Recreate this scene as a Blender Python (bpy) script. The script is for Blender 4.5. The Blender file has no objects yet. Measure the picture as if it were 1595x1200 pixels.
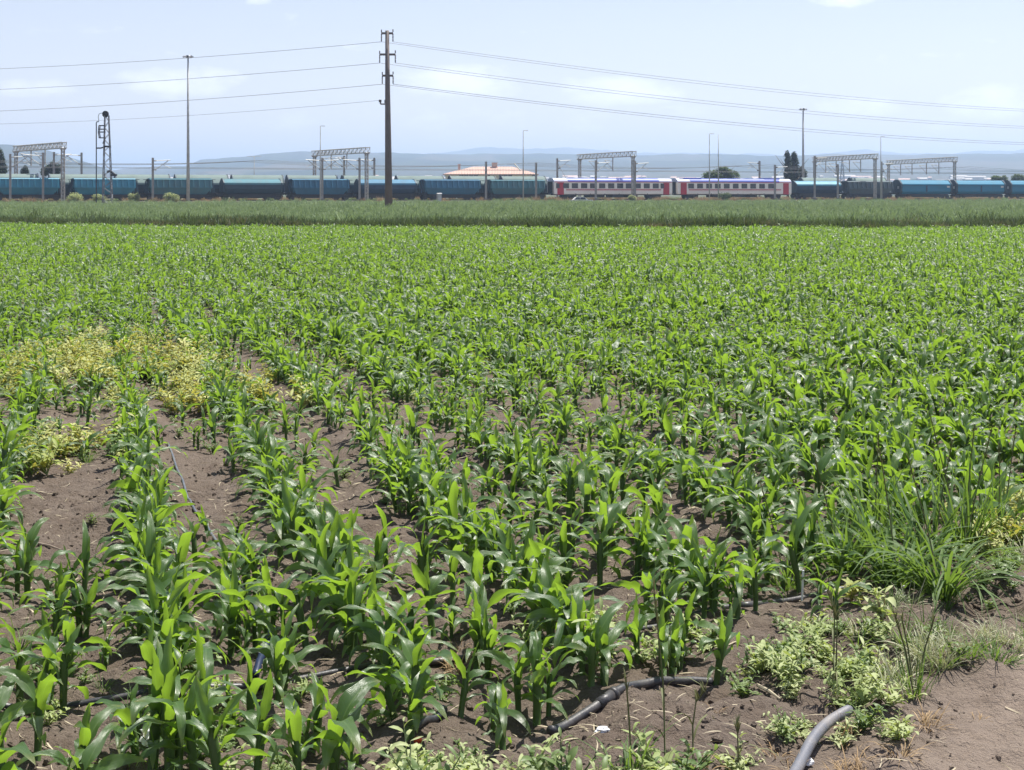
import bpy, bmesh, math, random
import numpy as np
from mathutils import Vector, Matrix, noise

# ------------------------------------------------------------------ camera, sky, sun, exposure
SC = bpy.context.scene
COL = SC.collection
H, F, CX, HY = 1.75, 2400.0, 797.5, 300.0        # eye height, focal length in photo pixels, image centre, horizon row

cam_d = bpy.data.cameras.new("camera")
cam = bpy.data.objects.new("camera", cam_d)
COL.objects.link(cam)
cam.location = (0, 0, H)
cam.rotation_euler = (math.radians(90), 0, 0)
cam_d.sensor_width = 36.0
cam_d.lens = 36.0 * F / 1595.0
cam_d.shift_y = -(600.0 - HY) / 1595.0
cam_d.clip_start = 0.1
cam_d.clip_end = 40000
SC.camera = cam

SUN_EL, SUN_AZ = 68.0, 44.0                      # degrees; azimuth from straight ahead (+Y), positive = right
SC.view_settings.view_transform = 'Standard'
SC.view_settings.look = 'None'
SC.view_settings.exposure = 0.88
SC.view_settings.gamma = 1.0
SC.view_settings.use_curve_mapping = False
SC.cycles.max_bounces = 6
SC.cycles.diffuse_bounces = 3
SC.cycles.glossy_bounces = 2
SC.cycles.transmission_bounces = 4
SC.cycles.volume_bounces = 1
SC.cycles.sample_clamp_indirect = 6.0

world = bpy.data.worlds.new("World")
SC.world = world
world.use_nodes = True
wn, wl = world.node_tree.nodes, world.node_tree.links
wn.clear()


def wnode(t, **kw):
    n = wn.new(t)
    for k, v in kw.items():
        setattr(n, k, v)
    return n


def wmath(op, a, b=None, clamp=False):
    n = wnode('ShaderNodeMath', operation=op, use_clamp=clamp)
    for i, v in enumerate((a, b)):
        if v is None:
            continue
        if isinstance(v, (int, float)):
            n.inputs[i].default_value = v
        else:
            wl.new(v, n.inputs[i])
    return n.outputs[0]


wo = wnode('ShaderNodeOutputWorld')
bg = wnode('ShaderNodeBackground')
bg.inputs['Strength'].default_value = 0.082
sky = wnode('ShaderNodeTexSky', sky_type='NISHITA', sun_disc=False)
sky.sun_elevation = math.radians(SUN_EL)
sky.sun_rotation = math.radians(SUN_AZ)
sky.altitude = 800
sky.air_density = 1.0
sky.dust_density = 0.5
sky.ozone_density = 1.2
tc = wnode('ShaderNodeTexCoord')
sx = wnode('ShaderNodeSeparateXYZ')
wl.new(tc.outputs['Generated'], sx.inputs[0])
ay = wmath('MAXIMUM', sx.outputs[1], 0.05)
U_ = wmath('DIVIDE', sx.outputs[0], ay)
V_ = wmath('DIVIDE', sx.outputs[2], ay)
cmb = wnode('ShaderNodeCombineXYZ')
wl.new(wmath('MULTIPLY', U_, 30.0), cmb.inputs[0])
wl.new(wmath('MULTIPLY', V_, 75.0), cmb.inputs[1])
nz = wnode('ShaderNodeTexNoise')
nz.inputs['Scale'].default_value = 1.0
nz.inputs['Detail'].default_value = 8.0
nz.inputs['Roughness'].default_value = 0.62
wl.new(cmb.outputs[0], nz.inputs['Vector'])
# cumulus banks low in the sky: direction of each, width and height (tangents)
total = None
for px, py, rx, ry, amp in [(275, 128, 130, 30, 1.0), (50, 138, 80, 22, .8), (715, 128, 125, 36, 1.0), (965, 142, 120, 30, .95),
                            (1340, 168, 90, 22, .8), (1540, 160, 95, 34, .9), (1310, 2, 62, 14, .66), (405, 2, 32, 9, .75),
                            (1480, 86, 60, 9, .6), (560, 76, 50, 9, .35), (140, 45, 160, 14, .25), (820, 190, 900, 40, .3),
                            (-500, 120, 300, 40, .9), (2100, 140, 260, 45, .9), (2900, 90, 300, 50, .9), (-1500, 110, 400, 45, .9)]:
    du = wmath('MULTIPLY', wmath('SUBTRACT', U_, (px - CX) / F), F / rx)
    dv = wmath('MULTIPLY', wmath('SUBTRACT', V_, (HY - py) / F), F / ry)
    r2 = wmath('ADD', wmath('MULTIPLY', du, du), wmath('MULTIPLY', dv, dv))
    g = wmath('MULTIPLY', wmath('SUBTRACT', 1.0, r2, clamp=True), amp)
    total = g if total is None else wmath('MAXIMUM', total, g)
cl = wmath('MULTIPLY', wmath('SUBTRACT', wmath('ADD', wmath('MULTIPLY', total, 0.50), nz.outputs['Fac']), 0.63), 2.6, clamp=True)
cl = wmath('MULTIPLY', cl, wmath('GREATER_THAN', sx.outputs[1], 0.06))
cl = wmath('MULTIPLY', cl, 0.50)
mixc = wnode('ShaderNodeMix', data_type='RGBA')
wl.new(cl, mixc.inputs['Factor'])
tint = wnode('ShaderNodeMix', data_type='RGBA', blend_type='MULTIPLY')
tint.inputs['Factor'].default_value = 1.0
tint.inputs['B'].default_value = (1.36, 1.03, 0.93, 1)
wl.new(sky.outputs[0], tint.inputs['A'])
wl.new(tint.outputs['Result'], mixc.inputs['A'])
mixc.inputs['B'].default_value = (12.5, 12.3, 12.6, 1)
wl.new(mixc.outputs['Result'], bg.inputs['Color'])
wl.new(bg.outputs[0], wo.inputs['Surface'])

sun_d = bpy.data.lights.new("sun", 'SUN')
sun_d.energy = 5.0
sun_d.angle = math.radians(0.53)
sun_d.color = (1.0, 0.955, 0.88)
sun = bpy.data.objects.new("sun", sun_d)
COL.objects.link(sun)
_el, _az = math.radians(SUN_EL), math.radians(SUN_AZ)
sdir = Vector((math.sin(_az) * math.cos(_el), math.cos(_az) * math.cos(_el), math.sin(_el)))
sun.rotation_euler = sdir.to_track_quat('Z', 'Y').to_euler()
sun.location = (-20, 30, 60)

# ------------------------------------------------------------------ helpers
R = math.radians


def gp(px, py, z=0.0):
    """the point of height z seen at photo pixel (px, py)"""
    y = (H - z) * F / (py - HY)
    return ((px - CX) / F * y, y)


def to_px(x, y, z=0.0):
    return (CX + F * x / y, HY + F * (H - z) / y)


class MB:
    def __init__(self):
        self.v, self.f, self.m, self.uv = [], [], [], []

    def add(self, vs, fs, m=0, M=None):
        b = len(self.v)
        if M is not None:
            vs = [tuple(M @ Vector(p)) for p in vs]
        self.v.extend(tuple(p) for p in vs)
        for q in fs:
            self.f.append(tuple(b + i for i in q))
            self.m.append(m)
        return self

    def box(self, c, s, m=0, M=None):
        cx, cy, cz = c
        a, b, d = s[0] / 2, s[1] / 2, s[2] / 2
        vs = [(cx + i * a, cy + j * b, cz + k * d) for k in (-1, 1) for j in (-1, 1) for i in (-1, 1)]
        return self.add(vs, [(0, 2, 3, 1), (4, 5, 7, 6), (0, 1, 5, 4), (2, 6, 7, 3), (0, 4, 6, 2), (1, 3, 7, 5)], m, M)

    def tube(self, pts, r, n=8, m=0, caps=True):
        pts = [Vector(p) for p in pts]
        rs = r if isinstance(r, (list, tuple)) else [r] * len(pts)
        vs, fs = [], []
        ref = None
        for i, p in enumerate(pts):
            t = (pts[min(i + 1, len(pts) - 1)] - pts[max(i - 1, 0)])
            if t.length < 1e-9:
                t = Vector((0, 0, 1))
            t.normalize()
            if ref is None:
                ref = Vector((0, 0, 1)) if abs(t.z) < 0.9 else Vector((1, 0, 0))
            a = t.cross(ref)
            if a.length < 1e-4:
                a = t.cross(Vector((0, 1, 0.3)))
            a.normalize()
            b = t.cross(a).normalized()
            ref = -b if abs(t.z) < 0.9 else ref
            for k in range(n):
                th = 2 * math.pi * k / n
                vs.append(p + (a * math.cos(th) + b * math.sin(th)) * rs[i])
        for i in range(len(pts) - 1):
            for k in range(n):
                k2 = (k + 1) % n
                fs.append((i * n + k, i * n + k2, (i + 1) * n + k2, (i + 1) * n + k))
        if caps:
            fs.append(tuple(range(n)))
            fs.append(tuple((len(pts) - 1) * n + k for k in reversed(range(n))))
        return self.add(vs, fs, m)

    def bar(self, a, b, w, m=0):
        return self.tube([a, b], w * 0.7071, 4, m)

    def prism(self, prof, x0, x1, m=0, M=None, caps=True):
        """profile of (y, z) points drawn out along x"""
        n = len(prof)
        vs = [(x0, y, z) for y, z in prof] + [(x1, y, z) for y, z in prof]
        fs = [(k, (k + 1) % n, n + (k + 1) % n, n + k) for k in range(n)]
        if caps:
            fs += [tuple(reversed(range(n))), tuple(range(n, 2 * n))]
        return self.add(vs, fs, m, M)

    def mesh(self, name, mats, smooth=False):
        me = bpy.data.meshes.new(name)
        me.from_pydata(self.v, [], self.f)
        for mm in (mats if isinstance(mats, (list, tuple)) else [mats]):
            me.materials.append(mm)
        if self.m and max(self.m) > 0:
            me.polygons.foreach_set('material_index', self.m)
        if smooth:
            me.polygons.foreach_set('use_smooth', [True] * len(me.polygons))
        if self.uv:
            ul = me.uv_layers.new(name="uv")
            li = np.empty(len(me.loops), dtype=np.int32)
            me.loops.foreach_get('vertex_index', li)
            ul.data.foreach_set('uv', np.array(self.uv, dtype=np.float32)[li].ravel())
        bm = bmesh.new()
        bm.from_mesh(me)
        if not self.uv:
            bmesh.ops.recalc_face_normals(bm, faces=bm.faces)
        bm.to_mesh(me)
        bm.free()
        me.update()
        return me

    def build(self, name, mats, parent=None, smooth=False):
        return ob(name, self.mesh(name, mats, smooth), parent)


def ob(name, me, parent=None, loc=None):
    o = bpy.data.objects.new(name, me)
    COL.objects.link(o)
    if parent is not None:
        o.parent = parent
    if loc is not None:
        o.location = loc
    return o


def tag(o, label=None, cat=None, group=None, kind=None):
    for k, v in (('label', label), ('category', cat), ('group', group), ('kind', kind)):
        if v:
            o[k] = v
    return o


def thing(name, label, cat, loc=(0, 0, 0), rz=0.0, group=None):
    o = bpy.data.objects.new(name, None)
    COL.objects.link(o)
    o.empty_display_size = 0.3
    o.location = loc
    o.rotation_euler = (0, 0, rz)
    return tag(o, label, cat, group)


def copy_tree(o, parent=None):
    c = o.copy()
    COL.objects.link(c)
    if parent is not None:
        c.parent = parent
    for ch in list(o.children):
        copy_tree(ch, c)
    return c


def smooth_by_angle(me, ang=40):
    me.polygons.foreach_set('use_smooth', [True] * len(me.polygons))
    me.set_sharp_from_angle(angle=R(ang))


ONES = "first second third fourth fifth sixth seventh eighth ninth tenth eleventh twelfth thirteenth fourteenth fifteenth sixteenth seventeenth eighteenth nineteenth".split()
TENS = {2: 'twenty', 3: 'thirty', 4: 'forty', 5: 'fifty', 6: 'sixty', 7: 'seventy', 8: 'eighty', 9: 'ninety'}


def ordinal(n):
    if n < 20:
        return ONES[n - 1]
    t, u = divmod(n, 10)
    return TENS[t][:-1] + 'ieth' if u == 0 else TENS[t] + '-' + ONES[u - 1]


# ------------------------------------------------------------------ materials
def lin(h):
    h = h.lstrip('#')
    c = [int(h[i:i + 2], 16) / 255 for i in (0, 2, 4)]
    return tuple(x / 12.92 if x <= 0.04045 else ((x + 0.055) / 1.055) ** 2.4 for x in c) + (1,)


class NT:
    def __init__(self, name):
        self.mat = bpy.data.materials.new(name)
        self.mat.use_nodes = True
        self.t = self.mat.node_tree
        self.n, self.l = self.t.nodes, self.t.links
        self.p = self.n['Principled BSDF']
        self.out = self.n['Material Output']

    def node(self, t, ins=None, **kw):
        n = self.n.new(t)
        for k, v in kw.items():
            setattr(n, k, v)
        for k, v in (ins or {}).items():
            self.set(n.inputs[k], v)
        return n

    def set(self, s, v):
        if isinstance(v, bpy.types.NodeSocket):
            self.l.new(v, s)
        else:
            s.default_value = v

    def noise(self, scale, detail=4.0, rough=0.55, vec=None, dist=0.0):
        n = self.node('ShaderNodeTexNoise', {'Scale': scale, 'Detail': detail, 'Roughness': rough, 'Distortion': dist})
        if vec is not None:
            self.l.new(vec, n.inputs['Vector'])
        return n.outputs['Fac']

    def ramp(self, fac, stops):
        n = self.node('ShaderNodeValToRGB', {'Fac': fac})
        e = n.color_ramp.elements
        while len(e) < len(stops):
            e.new(0.5)
        for el, (pos, c) in zip(e, stops):
            el.position = pos
            el.color = c if len(c) == 4 else tuple(c) + (1,)
        return n.outputs['Color']

    def mix(self, fac, a, b, blend='MIX'):
        n = self.node('ShaderNodeMix', data_type='RGBA', blend_type=blend)
        self.set(n.inputs['Factor'], fac)
        self.set(n.inputs['A'], a)
        self.set(n.inputs['B'], b)
        return n.outputs['Result']

    def math(self, op, a, b=0.0, clamp=False):
        n = self.node('ShaderNodeMath', operation=op, use_clamp=clamp)
        self.set(n.inputs[0], a)
        self.set(n.inputs[1], b)
        return n.outputs[0]

    def obj_vec(self):
        return self.node('ShaderNodeTexCoord').outputs['Object']

    def bump(self, height, strength=0.3, dist=0.01):
        b = self.node('ShaderNodeBump', {'Height': height, 'Strength': strength, 'Distance': dist})
        self.l.new(b.outputs[0], self.p.inputs['Normal'])
        return b


def paint(name, col, rough=0.55, metal=0.0, dirt=None, dirt_amt=0.5, scale=1.2, spec=0.5):
    """painted or bare surface with grime and slight unevenness"""
    m = NT(name)
    c = lin(col) if isinstance(col, str) else tuple(col) + (1,)
    d = lin(dirt) if isinstance(dirt, str) else tuple(x * 0.6 for x in c[:3]) + (1,)
    v = m.obj_vec()
    n1 = m.noise(scale, 6, 0.65, v)
    f = m.math('MULTIPLY', m.ramp(n1, [(0.42, (0, 0, 0)), (0.72, (1, 1, 1))]), dirt_amt)
    m.set(m.p.inputs['Base Color'], m.mix(f, c, d))
    m.set(m.p.inputs['Roughness'], rough)
    m.set(m.p.inputs['Metallic'], metal)
    m.set(m.p.inputs['Specular IOR Level'], spec)
    m.bump(m.noise(scale * 9, 3, 0.5, v), 0.1, 0.02)
    return m.mat


def leafy(name, base, base2, trans, tw=0.4, rough=0.45, spec=0.5, veins=False, midrib=None, tip=None):
    """leaf: glossy upper face, light passing through, colour varying from plant to plant"""
    m = NT(name)
    rnd = m.node('ShaderNodeObjectInfo').outputs['Random']
    geo = m.node('ShaderNodeNewGeometry')
    isl = geo.outputs['Random Per Island']
    f = m.math('ADD', m.math('MULTIPLY', rnd, 0.7), m.math('MULTIPLY', isl, 0.3))
    col = m.mix(f, base, base2)
    tcol = trans
    if veins or midrib or tip:
        uv = m.node('ShaderNodeUVMap', uv_map="uv").outputs[0]
        s = m.node('ShaderNodeSeparateXYZ', {0: uv})
        u, v = s.outputs[0], s.outputs[1]
        if midrib:
            d = m.math('ABSOLUTE', m.math('SUBTRACT', u, 0.5))
            k = m.math('SUBTRACT', 1.0, m.math('MULTIPLY', d, 22.0), clamp=True)
            col = m.mix(m.math('MULTIPLY', k, 0.8), col, midrib)
        if tip:
            k = m.math('MULTIPLY', m.math('SUBTRACT', v, 0.8, clamp=True), m.math('MULTIPLY', isl, 6.0), clamp=True)
            col = m.mix(k, col, tip)
        if veins:
            w = m.math('SINE', m.math('MULTIPLY', u, 95.0))
            cv = m.node('ShaderNodeCombineXYZ', {0: m.math('MULTIPLY', u, 7.0), 1: m.math('MULTIPLY', v, 3.0), 2: m.math('MULTIPLY', rnd, 40.0)})
            col = m.mix(m.math('GREATER_THAN', m.math('ADD', m.math('MULTIPLY', isl, 0.8), m.math('MULTIPLY', rnd, 0.2)), 0.9), col, (0.26, 0.24, 0.06, 1))
            blot = m.noise(2.0, 4, 0.6, cv.outputs[0])
            col = m.mix(m.math('MULTIPLY', blot, 0.5), col, tuple(x * 0.72 for x in base[:3]) + (1,))
            m.bump(m.math('ADD', m.math('MULTIPLY', w, 0.35), m.math('MULTIPLY', blot, 1.6)), 0.35, 0.004)
    m.set(m.p.inputs['Base Color'], col)
    m.set(m.p.inputs['Roughness'], rough)
    m.set(m.p.inputs['Specular IOR Level'], spec)
    tr = m.node('ShaderNodeBsdfTranslucent', {'Color': tcol})
    ms = m.node('ShaderNodeMixShader', {0: tw})
    m.l.new(m.p.outputs[0], ms.inputs[1])
    m.l.new(tr.outputs[0], ms.inputs[2])
    m.l.new(ms.outputs[0], m.out.inputs['Surface'])
    return m.mat


M = {}
M['maize_leaf'] = leafy('maize_leaf', (0.034, 0.090, 0.022, 1), (0.090, 0.168, 0.034, 1), (0.31, 0.51, 0.038, 1), 0.40, 0.38, 0.9,
                        veins=True, midrib=(0.20, 0.30, 0.10, 1), tip=(0.30, 0.27, 0.09, 1))
M['maize_stem'] = leafy('maize_stem', (0.055, 0.11, 0.025, 1), (0.085, 0.14, 0.035, 1), (0.12, 0.2, 0.03, 1), 0.12, 0.5, 0.4)
M['weed_leaf'] = leafy('weed_leaf', (0.23, 0.30, 0.10, 1), (0.48, 0.51, 0.28, 1), (0.42, 0.52, 0.10, 1), 0.30, 0.6, 0.3)
M['yellow_leaf'] = leafy('yellow_leaf', (0.24, 0.31, 0.07, 1), (0.56, 0.56, 0.24, 1), (0.5, 0.46, 0.07, 1), 0.35, 0.6, 0.3)
M['green_weed'] = leafy('green_weed', (0.09, 0.15, 0.045, 1), (0.17, 0.23, 0.08, 1), (0.3, 0.42, 0.08, 1), 0.3, 0.5, 0.4)
M['grass_blade'] = leafy('grass_blade', (0.040, 0.095, 0.022, 1), (0.12, 0.18, 0.05, 1), (0.25, 0.40, 0.05, 1), 0.3, 0.6, 0.3)
M['silver_grass'] = leafy('silver_grass', (0.34, 0.37, 0.22, 1), (0.52, 0.52, 0.36, 1), (0.35, 0.37, 0.15, 1), 0.25, 0.6, 0.3)
M['cereal'] = leafy('cereal_blade', (0.016, 0.055, 0.022, 1), (0.26, 0.34, 0.16, 1), (0.26, 0.36, 0.13, 1), 0.28, 0.6, 0.25)
M['bank'] = leafy('bank_weed', (0.022, 0.045, 0.018, 1), (0.065, 0.095, 0.036, 1), (0.14, 0.19, 0.05, 1), 0.25, 0.6, 0.25)  # weeds darkened in colour to stand for the shaded front of the bank
M['bank_dry'] = leafy('bank_dry_weed', (0.13, 0.12, 0.06, 1), (0.20, 0.17, 0.085, 1), (0.2, 0.18, 0.08, 1), 0.25, 0.7, 0.2)
M['straw'] = leafy('straw', (0.34, 0.29, 0.19, 1), (0.50, 0.44, 0.32, 1), (0.3, 0.25, 0.12, 1), 0.15, 0.7, 0.2)
M['rust_straw'] = leafy('rust_straw', (0.30, 0.20, 0.10, 1), (0.42, 0.31, 0.18, 1), (0.3, 0.2, 0.1, 1), 0.15, 0.7, 0.2)
M['seed_stalk'] = leafy('seed_stalk', (0.10, 0.125, 0.05, 1), (0.16, 0.16, 0.075, 1), (0.15, 0.16, 0.05, 1), 0.15, 0.6, 0.2)
M['tree_dark'] = leafy('tree_dark_leaf', (0.022, 0.040, 0.018, 1), (0.045, 0.068, 0.028, 1), (0.06, 0.09, 0.03, 1), 0.25, 0.6, 0.2)
M['tree_mid'] = leafy('tree_mid_leaf', (0.05, 0.085, 0.03, 1), (0.10, 0.14, 0.05, 1), (0.14, 0.2, 0.05, 1), 0.3, 0.6, 0.2)
M['bush_pale'] = leafy('bush_pale_leaf', (0.30, 0.35, 0.16, 1), (0.42, 0.45, 0.24, 1), (0.45, 0.5, 0.2, 1), 0.4, 0.6, 0.2)
M['bark'] = paint('bark', '#6b5a4a', 0.9, dirt='#3b3129')

M['concrete'] = paint('pole_concrete', '#736a66', 0.85, dirt='#4c4543', scale=0.7)
M['galv'] = paint('galvanised_steel', '#b4b6b4', 0.55, 0.15, dirt='#62615f', scale=2)
M['mast'] = paint('mast_steel', '#aeaaa4', 0.6, 0.2, dirt='#5a5350', scale=1.5)
M['greysteel'] = paint('grey_steel', '#75777a', 0.6, 0.2, dirt='#5b5552', scale=2)
M['darksteel'] = paint('dark_steel', '#3a3c40', 0.6, 0.3, dirt='#2b2523', scale=2)
M['insul'] = paint('insulator_glaze', '#5a4c48', 0.25)
M['lampglass'] = paint('lamp_glass', '#b9bcc0', 0.2)
M['wire'] = paint('wire_aluminium', '#8d929b', 0.5, 0.3)
M['white'] = paint('white_paint', '#d9d8d2', 0.4, dirt='#a7a49a', dirt_amt=0.4)
M['teal'] = paint('teal_wagon_paint', '#3a8aa2', 0.55, dirt='#40626e', dirt_amt=0.55, scale=0.6)
M['teal2'] = paint('faded_teal_wagon_paint', '#4b7c86', 0.8, dirt='#5c6c6e', dirt_amt=0.7, scale=0.7)
M['steelblue'] = paint('blue_wagon_paint', '#3a7390', 0.75, dirt='#3f586a', dirt_amt=0.55, scale=0.6)
M['slate'] = paint('slate_wagon_paint', '#52636a', 0.65, dirt='#4e4743', dirt_amt=0.7, scale=0.7)
M['bright'] = paint('bright_blue_wagon_paint', '#0a7596', 0.6, dirt='#2a667a', dirt_amt=0.5, scale=0.5)
M['navy'] = paint('navy_wagon_paint', '#1c3a55', 0.55, dirt='#1d2a35', dirt_amt=0.6)
M['navyend'] = paint('wagon_end_paint', '#23404f', 0.6, dirt='#252d31', dirt_amt=0.6)
M['mint'] = paint('pale_roof_paint', '#7c8c86', 0.9, dirt='#6a766f', dirt_amt=0.6, scale=0.4)
M['under'] = paint('underframe_grime', '#33302e', 0.8, dirt='#221f1d')
M['wheel'] = paint('wheel_steel', '#4a423c', 0.6, 0.3, dirt='#2e2723')
M['cream'] = paint('cream_coach_paint', '#f4ece2', 0.35, dirt='#d8cdc0', dirt_amt=0.4, scale=0.5)
M['crimson'] = paint('red_coach_paint', '#bd2038', 0.4, dirt='#7d2a30', dirt_amt=0.5)
M['coachroof'] = paint('blue_coach_roof', '#4c5cab', 0.45, dirt='#7780a0', dirt_amt=0.5, scale=0.4)
M['roofwhite'] = paint('white_coach_roof', '#aeb2c4', 0.45, dirt='#a4a6b0', dirt_amt=0.5)
M['acblue'] = paint('blue_roof_unit', '#2a3f9c', 0.45, dirt='#2b3668')
M['rubber'] = paint('black_rubber', '#1b1b1d', 0.8)
g_ = NT('dark_window_glass')
g_.set(g_.p.inputs['Base Color'], (0.03, 0.035, 0.045, 1))
g_.set(g_.p.inputs['Roughness'], 0.08)
M['glass'] = g_.mat
M['tile'] = paint('orange_roof_tile', '#c4a698', 0.85, dirt='#a89388', dirt_amt=0.6, scale=0.8)
M['render'] = paint('cream_wall_render', '#d8d3c2', 0.85, dirt='#b9b3a2')
M['ballast'] = paint('ballast_stone', '#5c554e', 0.95, dirt='#443e39', scale=3)
M['rail'] = paint('rail_steel', '#5c4a40', 0.5, 0.4)
M['hose'] = paint('black_polythene_pipe', '#2c2d33', 0.45, dirt='#5f5a55', dirt_amt=0.75, scale=9)
M['greyhose'] = paint('dusty_grey_pipe', '#63656c', 0.55, dirt='#8a837b', dirt_amt=0.7, scale=9)
M['tape'] = paint('drip_tape', '#4e545e', 0.4, dirt='#85817c', dirt_amt=0.6, scale=8)
M['bluehose'] = paint('dark_blue_connector', '#1a2544', 0.4)
M['plastic'] = paint('white_plastic', '#dfe1e4', 0.4, dirt='#b6b7b8')
M['orange'] = paint('orange_plastic', '#e0572b', 0.5)
M['wood'] = paint('dead_stick', '#8b7d6e', 0.9, dirt='#5c5048', scale=6)
M['town'] = paint('distant_house_wall', '#b9b4ac', 0.95, dirt='#8f877c', scale=0.02)


def ground_material():
    m = NT('field_soil')
    v = m.node('ShaderNodeNewGeometry').outputs['Position']
    s = m.node('ShaderNodeSeparateXYZ', {0: v})
    big = m.noise(0.55, 5, 0.6, v)
    mid = m.noise(5.0, 6, 0.65, v)
    fine = m.noise(38.0, 6, 0.7, v)
    col = m.ramp(big, [(0.3, (0.112, 0.084, 0.064)), (0.7, (0.165, 0.128, 0.100))])
    col = m.mix(m.ramp(mid, [(0.35, (0, 0, 0)), (0.7, (0.75, 0.75, 0.75))]), col, (0.205, 0.168, 0.138, 1))
    col = m.mix(m.ramp(fine, [(0.52, (0, 0, 0)), (0.75, (0.65, 0.65, 0.65))]), col, (0.062, 0.044, 0.034, 1))
    fleck = m.noise(120.0, 2, 0.5, v)
    col = m.mix(m.ramp(fleck, [(0.66, (0, 0, 0)), (0.74, (0.6, 0.6, 0.6))]), col, (0.36, 0.31, 0.25, 1))
    # trodden track at the near right: paler and drier
    d = m.math('ADD', m.math('MULTIPLY', s.outputs[0], 0.80), m.math('MULTIPLY', s.outputs[1], -0.60))
    pk = m.math('MULTIPLY', m.math('ADD', m.math('ADD', d, 2.28), m.math('MULTIPLY', m.math('SUBTRACT', mid, 0.5), 0.6)), 2.2, clamp=True)
    near = m.math('LESS_THAN', s.outputs[1], 12.0)
    col = m.mix(m.math('MULTIPLY', m.math('MULTIPLY', pk, near), 0.75), col, (0.30, 0.24, 0.193, 1))
    # open plain far away: patchwork of fields
    vo = m.node('ShaderNodeTexVoronoi', {'Vector': v, 'Scale': 0.004})
    pl = m.ramp(vo.outputs['Color'], [(0.2, (0.06, 0.08, 0.035)), (0.5, (0.11, 0.11, 0.06)), (0.8, (0.17, 0.145, 0.09))])
    far = m.math('MULTIPLY', m.math('SUBTRACT', s.outputs[1], 240.0), 0.02, clamp=True)
    col = m.mix(far, col, pl)
    m.set(m.p.inputs['Base Color'], col)
    m.set(m.p.inputs['Roughness'], 0.95)
    m.set(m.p.inputs['Specular IOR Level'], 0.2)
    hgt = m.math('ADD', m.math('MULTIPLY', mid, 1.2), m.math('ADD', fine, m.math('MULTIPLY', fleck, 0.25)))
    m.bump(hgt, 1.0, 0.035)
    return m.mat


def hill_material(name, a, b, c, scale):
    m = NT(name)
    v = m.node('ShaderNodeNewGeometry').outputs['Position']
    mp = m.node('ShaderNodeMapping', {'Vector': v, 'Scale': (1.0, 0.45, 2.0)}).outputs[0]
    vo = m.node('ShaderNodeTexVoronoi', {'Vector': mp, 'Scale': scale, 'Randomness': 1.0})
    col = m.ramp(vo.outputs['Color'], [(0.25, a), (0.55, b), (0.85, c)])
    col = m.mix(m.ramp(m.noise(scale * 3.5, 5, 0.7, mp), [(0.45, (0, 0, 0)), (0.62, (0.8, 0.8, 0.8))]), col, (0.05, 0.065, 0.035, 1))
    m.set(m.p.inputs['Base Color'], col)
    m.set(m.p.inputs['Roughness'], 0.95)
    m.set(m.p.inputs['Specular IOR Level'], 0.1)
    return m.mat


# ------------------------------------------------------------------ ground
def fbm(x, y, s, o=3):
    return noise.fractal(Vector((x * s, y * s, 0.37)), 1.0, 2.0, o)


RA = ((0 - CX) / F * 248.0, 248.0)
RB = ((1595 - CX) / F * 339.0, 339.0)
RL = math.hypot(RB[0] - RA[0], RB[1] - RA[1])


def rail_n(x, y):
    """distance beyond the centre line of the first track"""
    return (-(RB[1] - RA[1]) * (x - RA[0]) + (RB[0] - RA[0]) * (y - RA[1])) / RL


def gz(x, y):
    """height of the ground"""
    if y > 150 and abs(x) < 400:
        return -0.6 * math.exp(-((rail_n(x, y) + 11) / 4.5) ** 2)
    if y > 60 or y < -4 or abs(x) > 26:
        return 0.0
    k = 1.0 if y < 30 else (60 - y) / 30
    z = 0.030 * fbm(x, y, 0.9, 2) + 0.026 * fbm(x + 9, y, 3.5, 3)
    if y < 16:
        z += 0.024 * fbm(x, y + 5, 13.0, 3) * (1 if y < 12 else (16 - y) / 4)
    u = x * 0.9656 + y * 0.26
    z += 0.018 * math.cos(2 * math.pi * (u - 0.24) / 0.74)          # low ridges the rows stand on
    # lip of earth beside the trodden track
    d = x * 0.80 - y * 0.60 + 2.28
    if y < 14:
        z += 0.05 * math.exp(-((d + 0.25) / 0.22) ** 2) * (0.6 + 0.8 * fbm(x, y, 2.2, 2))
        if d > 0:
            z -= min(d, 0.6) * 0.05
    return z * k


def grid_axis(a, b, step, lo, hi, grow):
    vals = list(np.arange(a, b + 1e-6, step))
    s, v = step, b
    while v < hi:
        s *= grow
        v = min(v + s, hi)
        vals.append(v)
    s, v = step, a
    left = []
    while v > lo:
        s *= grow
        v = max(v - s, lo)
        left.append(v)
    return np.array(left[::-1] + vals)


xs = grid_axis(-3.2, 3.6, 0.022, -16000, 16000, 1.09)
ys = grid_axis(4.4, 9.0, 0.022, -1500, 16000, 1.07)
ys = np.unique(np.concatenate([ys, np.arange(190, 360, 2.5)]))
gv = [(float(x), float(y), gz(float(x), float(y))) for y in ys for x in xs]
nx, ny = len(xs), len(ys)
ii = np.arange(nx - 1)
gf = []
for j in range(ny - 1):
    b0 = j * nx
    gf.extend([(b0 + i, b0 + i + 1, b0 + nx + i + 1, b0 + nx + i) for i in range(nx - 1)])
me = bpy.data.meshes.new('ground')
me.from_pydata(gv, [], gf)
me.polygons.foreach_set('use_smooth', [True] * len(me.polygons))
me.materials.append(ground_material())
ground = ob('ground', me)
tag(ground, kind='structure')

# hills: each a slope rising from the plain to its crest
HILL_MAT = hill_material('hill_slope', (0.032, 0.042, 0.034), (0.055, 0.058, 0.046), (0.10, 0.09, 0.072), 0.0045)
HILL_MAT2 = hill_material('mountain_slope', (0.07, 0.08, 0.06), (0.10, 0.10, 0.08), (0.13, 0.12, 0.10), 0.0015)


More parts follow.
